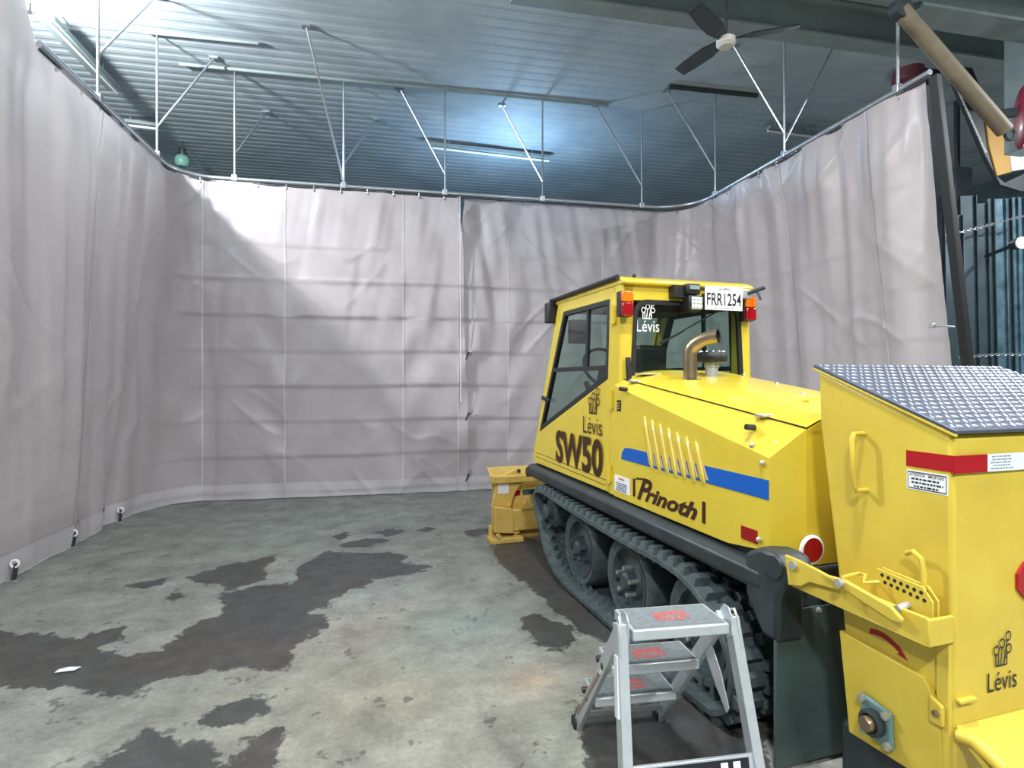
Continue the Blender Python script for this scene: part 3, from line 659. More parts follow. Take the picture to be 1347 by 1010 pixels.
# roof
rf = TB(MB().prism([(3.235, 2.165), (4.40, 2.170), (4.42, 2.195), (4.36, 2.225), (3.30, 2.222), (3.235, 2.195)], side, 1.755, 2*A0-1.755), 'roof', 'yellow', bevel=.012)
TB(MB().tube([(1.742, 3.30, 2.218), (1.742, 4.46, 2.215)], .017, 8), 'roof_rail', 'frame_black', rf)
TB(MB().box(1.735, 2*A0-1.735, 4.40, 4.50, 2.185, 2.235), 'sun_visor', 'frame_black', rf, bevel=.01)
TB(MB().box(1.70, 1.82, 4.41, 4.52, 2.03, 2.20), 'roof_lamp', 'frame_black', rf, bevel=.012)
TB(MB().tube([(1.86, 3.30, 2.225), (1.862, 3.30, 2.24)], .014, 8), 'roof_plug', 'frame_black', rf)
# headliner, seat, wheel, console
TB(MB().box(1.82, 2*A0-1.82, 3.31, 4.34, 2.10, 2.165), 'headliner', 'headliner')
TB(MB().box(1.90, 2.24, 3.33, 3.55, 1.99, 2.10), 'heater_box', 'headliner', bevel=.02)
TB(MB().box(1.80, 2*A0-1.80, 3.40, 4.70, .84, .90), 'cab_floor', 'interior')
sb = TB(MB().box(2.08, 2.46, 3.66, 4.12, 1.12, 1.26), 'seat_cushion', 'seat', bevel=.04); TB(MB().prism([(3.56, 1.24), (3.68, 1.24), (3.62, 1.80), (3.52, 1.80)], side, 2.02, 2.26), 'seat_back', 'seat', sb, bevel=.03); TB(MB().box(2.12, 2.42, 3.70, 4.0, .90, 1.12), 'seat_base', 'interior', sb)
sw = TB(MB().tube([(2.10+.17*math.cos(t), 4.22+.08*math.sin(t), 1.66+.15*math.sin(t)) for t in np.linspace(0, 2*PI, 25)[:-1]], .014, 8, closed=True), 'steering_wheel', 'frame_black'); TB(MB().cyl((2.10, 4.22, 1.66), (2.10, 4.45, 1.20), .03).bar((1.94, 4.22, 1.66), (2.26, 4.22, 1.66), .03, .012), 'steering_column', 'frame_black', sw)
TB(MB().prism([(4.66, .90), (4.35, .90), (4.40, 1.30), (4.62, 1.28)], side, 1.86, 2.64), 'dashboard', 'interior', bevel=.03)
TB(MB().cyl((1.93, 3.95, 1.10), (1.90, 4.05, 1.50), .010).cyl((1.895, 4.04, 1.46), (1.885, 4.08, 1.54), .022), 'control_lever', 'frame_black')
TB(MB().box(1.86, 2.06, 3.60, 4.2, .9, 1.16), 'side_console', 'interior', bevel=.03)
TB(MB().box(1.88, 1.99, 3.40, 3.48, 1.565, 1.605), 'dome_speaker', 'white', bevel=.01)
TB(MB().box(1.82, 1.98, 4.22, 4.30, 1.85, 2.04), 'monitor', 'frame_black', bevel=.01)
# rear accessories on the header
for a in (1.760, 2*A0-1.810):
    l = TB(MB().box(a-.042, a+.042, 3.215, 3.27, 1.955, 2.115), 'tail_light', 'frame_black', bevel=.006)
    TB(MB().box(a-.040, a+.040, 3.190, 3.217, 2.045, 2.113), 'orange_lens', 'orange', l, bevel=.008); TB(MB().box(a-.040, a+.040, 3.190, 3.217, 1.957, 2.043), 'red_lens', 'darkred', l, bevel=.008)
pl = TB(MB().box(2.300, 2.590, 3.160, 3.166, 2.012, 2.168), 'licence_plate', 'white', bevel=.002)
TB(MB().box(2.35, 2.54, 3.166, 3.27, 2.075, 2.13), 'plate_bracket', 'frame_black', pl)
lettering('FRR1254', .265, .082, 'rear', (2.445, 3.1595, 2.083), M['ink_black'], pl, TO, bold=.012)
lettering('Québec', .10, .022, 'rear', (2.447, 3.1595, 2.152), M['ink_blue'], pl, TO); lettering('Je me souviens', .15, .014, 'rear', (2.445, 3.1595, 2.026), M['ink_blue'], pl, TO)
wk = TB(MB().box(2.175, 2.275, 3.17, 3.23, 2.110, 2.180), 'rear_camera', 'frame_black', bevel=.01); TB(MB().box(2.19, 2.26, 3.160, 3.171, 2.140, 2.165), 'camera_window', 'greybeam', wk); TB(MB().box(2.10, 2.20, 3.21, 3.27, 2.09, 2.17), 'camera_arm', 'frame_black', wk)
wl2 = TB(MB().box(2.185, 2.292, 3.17, 3.25, 2.0, 2.105), 'work_light', 'frame_black', bevel=.014); TB(MB().box(2.203, 2.283, 3.160, 3.172, 2.012, 2.092), 'light_lens', 'lampglass', wl2, bevel=.012)
for i in range(3):
    for j in range(3): TB(MB().lathe([(.011, 0), (.005, .004), (0, .004)], (2.217+i*.026, 3.1595, 2.026+j*.026), (0, -1, 0), 8), 'led_cell', 'alu', wl2)
cl = TB(MB().box(2.60, 2.68, 3.18, 3.25, 2.10, 2.165), 'hose_clamp', 'alu', bevel=.01); TB(MB().cyl((2.65, 3.18, 2.135), (2.74, 3.13, 2.17), .012).cyl((2.70, 3.15, 2.145), (2.70, 3.12, 2.09), .008), 'clamp_handle', 'frame_black', cl)
TB(MB().tube([(2.02, 3.25, 1.80), (2.12, 3.235, 1.845), (2.46, 3.235, 2.02)], .005, 6).bar((2.02, 3.245, 1.79), (2.20, 3.245, 1.88), .008, .010), 'wiper', 'frame_black')
TB(MB().bar((1.79, 3.23, 1.52), (1.785, 3.24, 1.70), .035, .02), 'hood_prop', 'frame_black', bevel=.004)
TB(MB().box(1.92, 2.02, 3.215, 3.262, 1.56, 1.60), 'window_latch', 'white', bevel=.006)
# rear frame: pivots, flap, reflector
rr_ = TB(MB().lathe([(0, .012), (.048, .012), (.052, .004), (.052, 0)], (1.858, 1.860, .868), (0, -1, 0), 20), 'round_reflector', 'darkred'); TB(MB().lathe([(.060, 0), (.060, .008), (.050, .012)], (1.858, 1.860, .868), (0, -1, 0), 20), 'reflector_rim', 'white', rr_)
for s in (1, -1):
    fx = (lambda a: a) if s > 0 else (lambda a: 2*A0-a)
    TB(MB().prism([(2.02, .66), (2.02, .83), (1.93, .875), (1.84, .875), (1.79, .84), (1.78, .78), (1.83, .70), (1.83, .52), (1.92, .52)], side, fx(1.665), fx(1.80)), 'rear_pivot', 'black', bevel=.02)
    TB(MB().cyl((fx(1.655), 1.845, .82), (fx(1.80), 1.845, .82), .045), 'pivot_pin', 'black')
    g = TB(MB().box(min(fx(1.67), fx(2.24)), max(fx(1.67), fx(2.24)), 1.845, 1.86, .02, .64), 'mud_flap', 'flap', bevel=.004)
    for a, z in ((1.76, .615), (1.88, .625), (2.0, .615)): TB(MB().lathe([(0, 0), (.013, 0), (.010, .010), (0, .012)], (fx(a), 1.845, z), (0, -1, 0), 8), 'flap_bolt', 'bolt', g)
TB(MB().box(1.70, 2*A0-1.70, 1.86, 2.05, .58, .80), 'rear_crossmember', 'black', bevel=.02)
TB(MB().cyl((1.92, 1.86, .70), (1.92, 1.70, .68), .04).lathe([(0, 0), (.03, 0), (.02, .02), (0, .025)], (1.92, 1.70, .68), (0, -1, 0), 10), 'hydraulic_coupler', 'black')

# ================================================================ salt spreader hung on the tractor's rear
SP = empty('salt_spreader', tworld(2.22, 1.45), TROT); tag(SP, 'yellow salt spreader hopper with sloping diamond plate lid behind the tractor', 'spreader')
SO = (2.22, 1.45, 0); AL, AR = 1.73, 2.71
def SB(mb, name, m, parent=SP, **k): return mb.build(name, M[m] if isinstance(m, str) else m, parent, SO, **k)
SB(MB().prism([(1.70, 1.595), (1.213, 1.395), (1.205, .40), (1.30, .33), (1.545, .33), (1.595, .74), (1.69, 1.38)], side, AL, AR), 'hopper', 'spread', bevel=.014, seg=3)
lid0, lid1 = V(0, 1.715, 1.606), V(0, 1.198, 1.400); ld = (lid1-lid0); lu = V(0, -ld.z, ld.y).normalized(); lu = lu if lu.z > 0 else -lu
m = MB(); c = [V(a, p.y, p.z)+lu*t for t in (0, .012) for p in (lid0, lid1) for a in (AL-.008, AR+.008)]
m.add(c, [(0, 1, 3, 2), (4, 6, 7, 5), (0, 4, 5, 1), (2, 3, 7, 6), (0, 2, 6, 4), (1, 5, 7, 3)])
lid = SB(m, 'lid', 'alu_tread', bevel=.003)
m = MB(); L_ = ld.length; dv = ld.normalized(); pitch = .032
for i in range(int(1.0/pitch)):
    for j in range(int(L_/pitch)):
        cx = AL+.012+i*pitch; cy = .014+j*pitch; th = .35 if (i+j) % 2 else .35+PI/2
        ex_, ey_ = V(math.cos(th), 0, 0)+dv*math.sin(th), V(-math.sin(th), 0, 0)+dv*math.cos(th)
        o = V(cx, lid0.y, lid0.z)+dv*cy+lu*.0122
        m.add([o-ex_*.0135, o+ey_*.004, o+ex_*.0135, o-ey_*.004, o-ex_*.006+lu*.0028, o+ex_*.006+lu*.0028], [(0, 3, 4), (0, 4, 1), (3, 2, 5, 4), (4, 5, 2, 1)])
tag(SB(m, 'tread_diamonds', 'diamond', lid, smooth=False), None, kind='stuff')
SB(MB().tube([(AL-.004, p.y, p.z-.004) for p in (lid0, lid1)], .005, 6), 'lid_edge_trim', 'spread', lid)
hd = [(AL, 1.505, 1.375), (AL-.045, 1.505, 1.375), (AL-.055, 1.503, 1.36), (AL-.055, 1.495, 1.20), (AL-.045, 1.494, 1.185), (AL, 1.494, 1.185)]
SB(MB().tube(hd, .0085, 8), 'grab_handle', 'spread')
# reflective tape, stickers
def tape(name, m, b0, b1): return SB(MB().box(AL-.0015, AL+.001, b1, b0, 1.288, 1.337), name, m, smooth=False)
tape('red_tape', 'red', 1.353, 1.208); SB(MB().box(AL-.0015, 1.862, 1.2035, 1.208, 1.285, 1.337), 'red_tape', 'red', smooth=False)
wt = SB(MB().box(1.862, 2.45, 1.2035, 1.208, 1.285, 1.337), 'white_tape', 'retro', smooth=False); textlines(5, .10, .045, 'rear', (1.925, 1.2055, 1.311), M['greybeam'], wt, SO, 12)
al = decal(.127, .060, 'side', (AL, 1.288, 1.247), M['white'], SP, SO, 'warning_label')
mb = MB()
for q in ((-.060, .060, .0235, .0265), (-.060, .060, -.0265, -.0235)): mb.add(place([(q[0], q[2], .0016), (q[1], q[2], .0016), (q[1], q[3], .0016), (q[0], q[3], .0016)], 'side', (AL, 1.288, 1.247)), [(0, 1, 2, 3)])
for x in (-.060, .058): mb.add(place([(x, -.0265, .0016), (x+.002, -.0265, .0016), (x+.002, .0265, .0016), (x, .0265, .0016)], 'side', (AL, 1.288, 1.247)), [(0, 1, 2, 3)])
mb.build('label_border', M['ink_black'], al, SO, smooth=False)
lettering('ATTENTION   IMPORTANT', .108, .010, 'side', (AL, 1.288, 1.264), M['ink_black'], al, SO, bold=.01); textlines(3, .100, .034, 'side', (AL+.0004, 1.288, 1.240), M['ink_black'], al, SO, 21)
lettering('Lévis', .125, .058, 'rear', (1.925, 1.2045, .655), M['ink_black'], SP, SO); emblem(.085, .105, 'rear', (1.925, 1.2045, .745), M['ink_black'], SP, SO)
SB(MB().prism([(2.045+.06*math.cos(PI/8+k*PI/4), .945+.06*math.sin(PI/8+k*PI/4)) for k in range(8)], rearf, 1.2, 1.208), 'red_reflector', 'red', smooth=False)
# side tray with lift arm
ta = 1.628
tray = SB(MB().box(ta, ta+.012, 1.21, 1.72, .792, .875).box(ta, AL, 1.205, 1.217, .790, .872).box(ta, AL, 1.205, 1.72, .790, .799), 'side_tray', 'spread', bevel=.006)
SB(MB().prism([(1.72, .797), (1.738, .905), (1.68, .905), (1.60, .898), (1.50, .885), (1.50, .855), (1.62, .840), (1.66, .812)], side, ta-.016, ta-.003), 'lift_arm', 'spread', bevel=.004)
SB(MB().prism([(1.56, .895), (1.46, .905), (1.30, .880), (1.262, .855), (1.268, .838), (1.30, .835), (1.46, .868)], side, ta-.032, ta-.018), 'locking_lever', 'spread', bevel=.006)
SB(MB().lathe([(0, 0), (.016, 0), (.016, .012), (0, .014)], (ta-.016, 1.69, .88), (-1, 0, 0), 12), 'arm_bolt', 'bolt')
SB(MB().lathe([(0, 0), (.014, 0), (.014, .020), (0, .022)], (ta-.032, 1.47, .893), (-1, 0, 0), 12), 'lever_bolt', 'bolt')
SB(MB().tube([(ta-.02, 1.48, .905), (ta+.02, 1.45, .925), (ta+.01, 1.42, .93), (ta-.02, 1.40, .915), (ta+.02, 1.38, .92)], .006, 6), 'safety_chain', 'spread')
def holed(a):
    r = [(1.41, .885), (1.405, .955), (1.255, .945), (1.225, .91), (1.225, .825), (1.39, .825)]
    p = SB(MB().prism(r, side, a, a+.007), 'adjuster_plate', 'spread', bevel=.0015)
    for i in range(7):
        for j, dz in ((0, 0), (1, -.020)):
            b = 1.385-i*.021-j*.01; SB(MB().lathe([(0, 0), (.0058, 0), (.0058, -.003)], (a-.0012, b, .938+dz-i*.0018), (-1, 0, 0), 10), 'adjuster_hole', 'frame_black', p, smooth=False)
holed(1.668); holed(1.690)
SB(MB().cyl((1.668, 1.30, .875), (1.625, 1.30, .868), .011), 'adjuster_pin', 'alu')
SB(MB().tube([(1.70, 1.33, 1.02), (1.69, 1.30, 1.035), (1.69, 1.275, 1.02), (1.69, 1.268, .98), (1.69, 1.268, .81)], .008, 8), 'gate_lever', 'spread')
SB(MB().tube([(1.70, 1.49, .80), (1.70, 1.49, .765)], .008, 8), 'drain_nipple', 'spread')
# lower side plate, bearing, arrow
SB(MB().prism([(1.588, .672), (1.285, .654), (1.238, .585), (1.228, .35), (1.548, .335)], side, 1.712, 1.731), 'drive_cover', 'spread', bevel=.003)
SB(MB().prism([(1.25, .79), (1.212, .79), (1.212, .36), (1.25, .36)], side, 1.716, 1.731), 'corner_post', 'spread', bevel=.003)
SB(MB().prism([(1.26, .62), (1.222, .60), (1.222, .54), (1.26, .54)], side, 1.700, 1.716), 'hinge_lug', 'spread', bevel=.004); SB(MB().lathe([(0, 0), (.010, 0), (.010, .006), (0, .008)], (1.700, 1.238, .575), (-1, 0, 0), 10), 'hinge_bolt', 'exhaust')
bf = SB(MB().prism([(1.492, .510), (1.378, .495), (1.372, .375), (1.484, .378)], side, 1.694, 1.712), 'flange_bearing', 'bearing', bevel=.012)
SB(MB().lathe([(.042, 0), (.042, .022), (.032, .026), (.026, .018)], (1.694, 1.434, .438), (-1, 0, 0), 20), 'bearing_ring', 'black', bf); SB(MB().lathe([(0, .045), (.022, .045), (.024, .04), (.024, -.01)], (1.694, 1.434, .438), (-1, 0, 0), 16), 'shaft', 'exhaust', bf)
for b, z in ((1.478, .495), (1.392, .482), (1.386, .388), (1.470, .392)): SB(MB().lathe([(0, 0), (.013, 0), (.013, .012), (0, .014)], (1.694, b, z), (-1, 0, 0), 8), 'bearing_bolt', 'bolt', bf)
arc = [(1.482-.105*k/8, .704+.016*math.sin(PI*(.15+.75*k/8))-.014*(k/8)**2) for k in range(9)]
up = [(b, z+.009) for b, z in arc]; dn = [(b, z-.009) for b, z in arc[::-1]]
SB(MB().prism(up+[(1.380, arc[-1][1]+.016), (1.348, arc[-1][1]-.022), (1.384, arc[-1][1]-.016)]+dn, side, 1.7285, 1.7302), 'red_arrow', 'red', smooth=False)
SB(MB().box(1.733, 1.80, 1.190, 1.207, .618, .630), 'rear_ledge', 'spread', bevel=.003)
SB(MB().add([(1.735, 1.205, .55), (AR, 1.205, .55), (AR, 1.02, .40), (1.735, 1.10, .47), (1.735, 1.205, .53), (AR, 1.205, .53), (AR, 1.02, .38), (1.735, 1.10, .45)], [(0, 1, 2, 3), (7, 6, 5, 4), (0, 4, 5, 1), (1, 5, 6, 2), (2, 6, 7, 3), (3, 7, 4, 0)]), 'spinner_chute', 'spread')
SB(MB().tube([(1.74, 1.20, .525), (1.742, 1.16, .532), (1.75, 1.10, .50), (1.76, 1.06, .44), (1.765, 1.05, .36), (1.765, 1.05, .30)], .020, 10), 'guard_bar', 'spread')
SB(MB().box(1.75, AR-.05, 1.22, 1.62, .06, .34), 'spinner_housing', 'black', bevel=.02)
SB(MB().cyl((1.80, 1.40, 0.0), (1.80, 1.40, .12), .03).cyl((AR-.1, 1.40, 0.0), (AR-.1, 1.40, .12), .03), 'stand_leg', 'black')

# ================================================================ snow blower on the tractor's front
BL = empty('snow_blower', tworld(2.25, 5.3), TROT); tag(BL, 'ochre front snow plow head with arched end plate ahead of the tracks', 'snow plow')
BO = (2.25, 5.3, 0)
def BB(mb, name, m='ochre', parent=BL, **k): return mb.build(name, M[m], parent, BO, **k)
for s in (1, -1):
    fx = (lambda a: a) if s > 0 else (lambda a: 2*A0-a)
    arch = [(1.665, .31), (1.675, .36), (1.70, .43), (1.74, .50), (1.79, .545), (1.86, .57)]
    poly = [(1.47, .345), (1.505, .475), (1.515, .60), (1.70, .675), (1.735, .690), (1.768, .684), (1.772, .63), (1.86, .63)]+arch[::-1]
    BB(MB().prism([(fx(a), z) for a, z in poly], rearf, 5.34, 5.38), 'end_plate', bevel=.006)
    BB(MB().lathe([(0, 0), (.018, 0)], (fx(1.742), 5.338, .66), (0, -1, 0), 14), 'lifting_eye', 'black', smooth=False)
    BB(MB().prism([(fx(1.47), .345), (fx(1.66), .31), (fx(1.66), .08), (fx(1.47), .10)], rearf, 5.24, 5.38), 'shoe_box', bevel=.006)
    st_ = decal(.11, .13, 'rear', (fx(1.585), 5.339, .515), M['white'], BL, BO, 'sticker')
    BB(MB().box(min(fx(1.42), fx(1.75)), max(fx(1.42), fx(1.75)), 5.20, 5.36, 0.0, .05), 'skid_shoe', bevel=.01)
    BB(MB().cyl((fx(1.50), 5.23, .075), (fx(1.50), 5.19, .075), .022), 'shoe_bolt', 'ochre')
    for k in range(3): BB(MB().lathe([(.018, 0), (.034, .004), (.034, .018), (.018, .022)], (fx(1.70), 5.28, .04+k*.03), (0, 0, 1), 12), 'shoe_spring')
rows = []
for k in range(10):
    t = PI*.62*k/9-.35; rows.append([(1.50, 5.68-.26*math.cos(t), .34+.32*math.sin(t)), (2*A0-1.50, 5.68-.26*math.cos(t), .34+.32*math.sin(t))])
BB(MB().grid(rows), 'moldboard'); BB(MB().box(1.47, 2*A0-1.47, 5.30, 5.40, .555, .625), 'top_beam', bevel=.008)
BB(MB().box(1.64, 2*A0-1.64, 5.26, 5.37, .10, .30), 'push_frame', bevel=.008); BB(MB().box(1.45, 2*A0-1.45, 5.36, 5.40, .0, .14), 'cutting_edge', bevel=.004)
BB(MB().bar((1.74, 5.27, .315), (1.92, 5.25, .33), .05, .03).lathe([(0, 0), (.03, 0), (.02, .03), (0, .03)], (1.79, 5.29, .345), (0, 0, 1), 12), 'adjuster_clamp')
BB(MB().box(2.0, 2.5, 4.92, 5.32, .25, .42), 'hitch', 'black', bevel=.02)
d1 = decal(.09, .05, 'rear', (1.74, 5.42, .43), M['red'], BL, BO, 'red_sticker'); d2 = decal(.14, .05, 'rear', (1.88, 5.42, .435), M['bluesteel'], BL, BO, 'grey_sticker')
# ================================================================ folding step ladder
LROT = math.radians(-2.5)
cs, sn = math.cos(math.radians(YAW)), math.sin(math.radians(YAW))
def camw(l, d): return V(l*cs+d*sn, -l*sn+d*cs, 0)         # camera lateral/forward -> world
lp = camw(.587, 1.975); LA = empty('step_ladder', (lp.x, lp.y, 0), LROT); tag(LA, 'aluminium folding step ladder with black grit treads and red print', 'ladder')
def LB(mb, name, m, parent=LA, **k): return mb.build(name, M[m], parent, (0, 0, 0), **k)
W = .178                                                     # half width; local y points to the climber's side (away from camera)
STEPS = [(.705, 0.0, .19), (.475, .215, .17), (.245, .415, .17)]
for z, y0, dp in STEPS:
    s_ = LB(MB().box(-W, W, y0, y0+dp, z-.038, z), 'tread', 'alu', bevel=.005)
    LB(MB().box(-W+.012, W-.012, y0+.012, y0+dp-.012, z-.002, z+.0015), 'grip_pad', 'grit', s_, smooth=False)
    lettering('LITTLE\nGIANT', .13, .075, 'top', (0.0, y0+dp/2, z+.001), M['gritred'], s_, (0, 0, 0), spin=PI, bold=.03, thick=.0012)
    for x in (-W-.012, W+.012):
        for yy in (y0+.05, y0+.11): LB(MB().cyl((x-.012, yy, z-.02), (x+.012, yy, z-.02), .013, n=12), 'tread_rivet', 'frame_black', s_)
for x in (-1, 1):
    # climbing rails carry the treads
    r = LB(MB().bar((x*(W+.010), .07, .70), (x*(W+.014), .63, .015), .022, .055, (0, 1, 1)), 'front_rail', 'alu', bevel=.003)
    LB(MB().box(x*(W+.016)-.02, x*(W+.016)+.02, .61, .67, 0, .04), 'rubber_foot', 'frame_black', r, bevel=.006)
    # rear legs, nearer the camera, splay outwards
    t0, t1 = V(x*(W+.030), .045, .715), V(x*(W+.068)+.012, -.11, .02)
    r = LB(MB().bar(t0, t1, .036, .052, (0, 1, 0)), 'rear_leg', 'alu', bevel=.003)
    LB(MB().bar(t0+V(x*.022, -.022, -.10), t0+V(x*.032, -.062, -.29), .006, .03, (0, 1, 0)), 'leg_sleeve', 'white', r)
    LB(MB().box(t1.x-.024, t1.x+.024, t1.y-.035, t1.y+.035, 0, .045), 'rubber_foot', 'frame_black', r, bevel=.006)
    h = LB(MB().prism([(.075, .68), (.085, .725), (.06, .752), (.03, .752), (.010, .73), (.005, .66), (.03, .64)], side, x*(W+.010), x*(W+.014)), 'hinge_plate', 'alu', bevel=.001)
    LB(MB().tube([V(x*(W+.030), .045, .735), V(x*(W+.036), .035, .742), V(x*(W+.040), .015, .71), V(x*(W+.045), -.0, .62)], .006, 8), 'hinge_pin', 'alu', h)
LB(MB().bar((-W-.02, .29, .42), (-W-.02, .60, .08), .014, .014), 'brace_bar', 'exhaust')
LB(MB().prism([(.20, .585), (.14, .575), (.07, .50), (.015, .40), (.03, .375), (.10, .43), (.17, .50)], side, W+.004, W+.008), 'lock_handle', 'alu', bevel=.001)
LB(MB().bar((-W-.01, .585, .085), (W+.01, .585, .085), .02, .02), 'foot_bar', 'alu', bevel=.003)
cb = LB(MB().bar((-W-.05, -.068, .250), (W+.055, -.068, .250), .016, .075, (0, .2, .98)), 'rear_cross_bar', 'alu', bevel=.002)
q0 = V(0, -.205, .372); nv = V(0, -.98, .2).normalized(); uv = V(0, .2, .98).normalized()
def onbar(x, y, h): return V(0, -.068, .250)+nv*(.009+h)+V(x, 0, 0)+uv*y
LB(MB().add([onbar(x, y, .0) for x, y in ((-.19, -.034), (.205, -.034), (.205, .030), (-.19, .030))], [(0, 1, 2, 3)]), 'bar_label', 'ink_black', cb, smooth=False)
LB(MB().add([onbar(x, y, .001) for x, y in ((-.02, -.02), (.07, -.02), (.07, .012), (-.02, .012))], [(0, 1, 2, 3)]), 'label_patch', 'red', cb, smooth=False)
for x in (.115, .16): LB(MB().add([onbar(x+u, y, .001) for u, y in ((-.013, -.022), (.013, -.022), (.013, .022), (-.013, .022))], [(0, 1, 2, 3)]), 'label_patch', 'white', cb, smooth=False)

# ================================================================ overhead: fan, beams, hoist, reels
def px_at(px, py, depth):
    u, v = (px-673.5)/FPX, -(py-499)/FPX; return V(u*depth*cs+depth*sn, -u*depth*sn+depth*cs, CAM_H+v*depth)
fp = px_at(955, 54, 5.15); FN = empty('ceiling_fan', fp); tag(FN, 'three blade ceiling fan with dark blades and pale motor', 'fan')
def FB(mb, n, m, parent=FN, **k): return mb.build(n, M[m], parent, fp, **k)
FB(MB().lathe([(0, -.055), (.06, -.055), (.085, -.03), (.085, .015), (.05, .04), (.02, .05)], fp, (0, 0, 1), 24), 'motor', 'fanhub')
FB(MB().cyl(fp+V(0, 0, .04), V(fp.x, fp.y, CEIL), .013, n=10), 'down_rod', 'black'); FB(MB().lathe([(.02, -.06), (.06, -.02), (.06, 0)], V(fp.x, fp.y, CEIL), (0, 0, 1), 16), 'canopy', 'black')
for an in (-146, -31, 104):
    t = math.radians(an); d = V(math.cos(t), math.sin(t), 0); n = V(-math.sin(t), math.cos(t), 0); rows = []
    for r, w in ((.06, .035), (.16, .055), (.22, .075), (.45, .070), (.60, .055)): rows.append([fp+d*r+n*w+V(0, 0, .010+.018), fp+d*r-n*w+V(0, 0, .010-.018)])
    m = MB().grid(rows); k = len(m.v); m.add([Vector(p)+V(0, 0, .006) for p in m.v], [list(f) for f in m.f]); FB(m, 'blade', 'fanblade', smooth=False)
def ibeam(name, p0, p1, h, w, m, label, t=.03):
    p0, p1 = Vector(p0), Vector(p1); r = empty(name, p0); tag(r, label, 'beam')
    for nm, dz, ww, hh in (('bottom_flange', 0, w, t), ('top_flange', h, w, t), ('web', h/2, t*.6, h)): MB().bar(p0+V(0, 0, dz), p1+V(0, 0, dz), ww, hh).build(nm, M[m], r, p0, bevel=.004)
    return r
bz = 5.17; b0, b1 = wp(830, 17, z=bz), wp(1300, 68, z=bz); dirb = (b1-b0).normalized()
ibeam('steel_beam', V(b0.x-1.2, b0.y, bz), V(11.7, b0.y, bz), .36, .20, 'greybeam', 'grey steel roof beam crossing above the fan')
b2 = px_at(1225, 22, 5.4); ibeam('crane_girder', V(b2.x-.25, b2.y, b2.z), V(11.7, b2.y+.0, b2.z), .40, .30, 'greybeam', 'wide grey crane girder above the slanted brown pipe')
co = px_at(1338, 60, 6.0); cm = MB().box(co.x-.02, co.x+.22, co.y-.1, co.y+.12, 3.95, CEIL); tag(cm.build('hanging_post', M['greybeam'], None, bevel=.01), 'grey steel post hanging from the ceiling above the hose reel', 'post')
# slanted boom pipe with hook
pa, pb = px_at(1184, 12, 4.85), px_at(1322, 172, 5.0); BP = empty('boom_pipe', pb); tag(BP, 'slanted brown pipe boom with black hook at its lower end', 'pipe')
MB().cyl(pa, pb, .065, n=16).build('pipe', M['brownpipe'], BP, pb); MB().lathe([(0, -.06), (.085, -.045), (.085, .045), (0, .06)], pa, (0, 1, 0), 16).build('end_cap', M['black'], BP, pb)
MB().bar(pa, V(b2.x-.2, b2.y-.05, b2.z+.05), .05, .05).build('mount_bar', M['black'], BP, pb)
rt = V(cs, -sn, 0)
MB().tube([pb+V(0, 0, .02)]+[pb+V(0, 0, -.03)+rt*(.045-.045*math.cos(t))+V(0, 0, -.05*math.sin(t)) for t in np.linspace(0, PI*1.3, 9)], .014, 8).build('hook', M['black'], BP, pb)
# hose reels
hr = px_at(1360, 152, 5.6)
def reel(c, lab):
    R_ = empty('hose_reel', c); tag(R_, lab, 'hose reel'); ax = (rt*.86-V(sn, cs, 0)*.5)
    MB().lathe([(0, -.02), (.27, -.02), (.30, 0), (.30, .02), (.26, .035), (0, .035)], c-ax*.09, ax, 28).build('reel_flange', M['redpaint'], R_, c)
    MB().lathe([(0, -.035), (.26, -.035), (.30, -.02), (.30, 0), (.27, .02), (0, .02)], c+ax*.09, ax, 28).build('reel_flange', M['redpaint'], R_, c)
    MB().lathe([(.22, -.09), (.245, -.06), (.235, -.03), (.25, 0), (.235, .03), (.245, .06), (.22, .09)], c, ax, 28).build('hose_coil', M['rubber'], R_, c)
    MB().tube([c-V(0, 0, .24), c-V(0, 0, .6)-rt*.03, c-V(0, 0, 2.2)-rt*.06], .022, 8).build('hanging_hose', M['bluesteel'], R_, c)
    MB().bar(c+V(0, 0, .05), c+V(-.02, .30, .15), .08, .08).build('reel_bracket', M['black'], R_, c)
reel(hr, 'red flanged hose reel mounted beside the slanted brown pipe')
# yellow lift panel with black edge and perforated strip
c0 = px_at(1322, 195, 6.85); LP = empty('lift_panel', c0); tag(LP, 'black sloping lift arm with yellow and white end panel', 'lift arm')
def at(px, py, d=6.3): return px_at(px, py, d)
fw = V(sn, cs, 0)
def slab(pts, name, m, d=6.3, th=.12):
    d += .55
    P = [at(x, y, d) for x, y in pts]; n = len(P); MB().add(P+[p+fw*th for p in P], [tuple(range(n)), tuple(range(n, 2*n))[::-1]]+[(i, (i+1) % n, n+(i+1) % n, n+i) for i in range(n)]).build(name, M[m], LP, c0, bevel=.004)
slab([(1241, 62), (1262, 66), (1276, 82), (1290, 115), (1300, 150), (1301, 190), (1312, 232), (1322, 240), (1347, 228), (1375, 222), (1375, 236), (1345, 252), (1316, 243), (1296, 205), (1255, 108)], 'arm', 'black', 6.35, .06)
M['amber'] = mat('amber_panel', (214, 160, 60), .5, 0, .08, 6)
slab([(1296, 150), (1330, 150), (1331, 226), (1312, 231), (1301, 190)], 'yellow_panel', 'amber', 6.33, .02); slab([(1327, 185), (1375, 196), (1375, 218), (1331, 225)], 'white_panel', 'white', 6.32, .02)
m = MB()
for k in range(34):
    t = k/33; p = at(1256+t*(1296-1256), 110+t*(200-110), 6.86); m.lathe([(0, 0), (.012, 0), (.010, .012), (0, .014)], p, -fw, 6)
m.build('rivet_strip', M['white'], LP, c0)['kind'] = 'stuff'
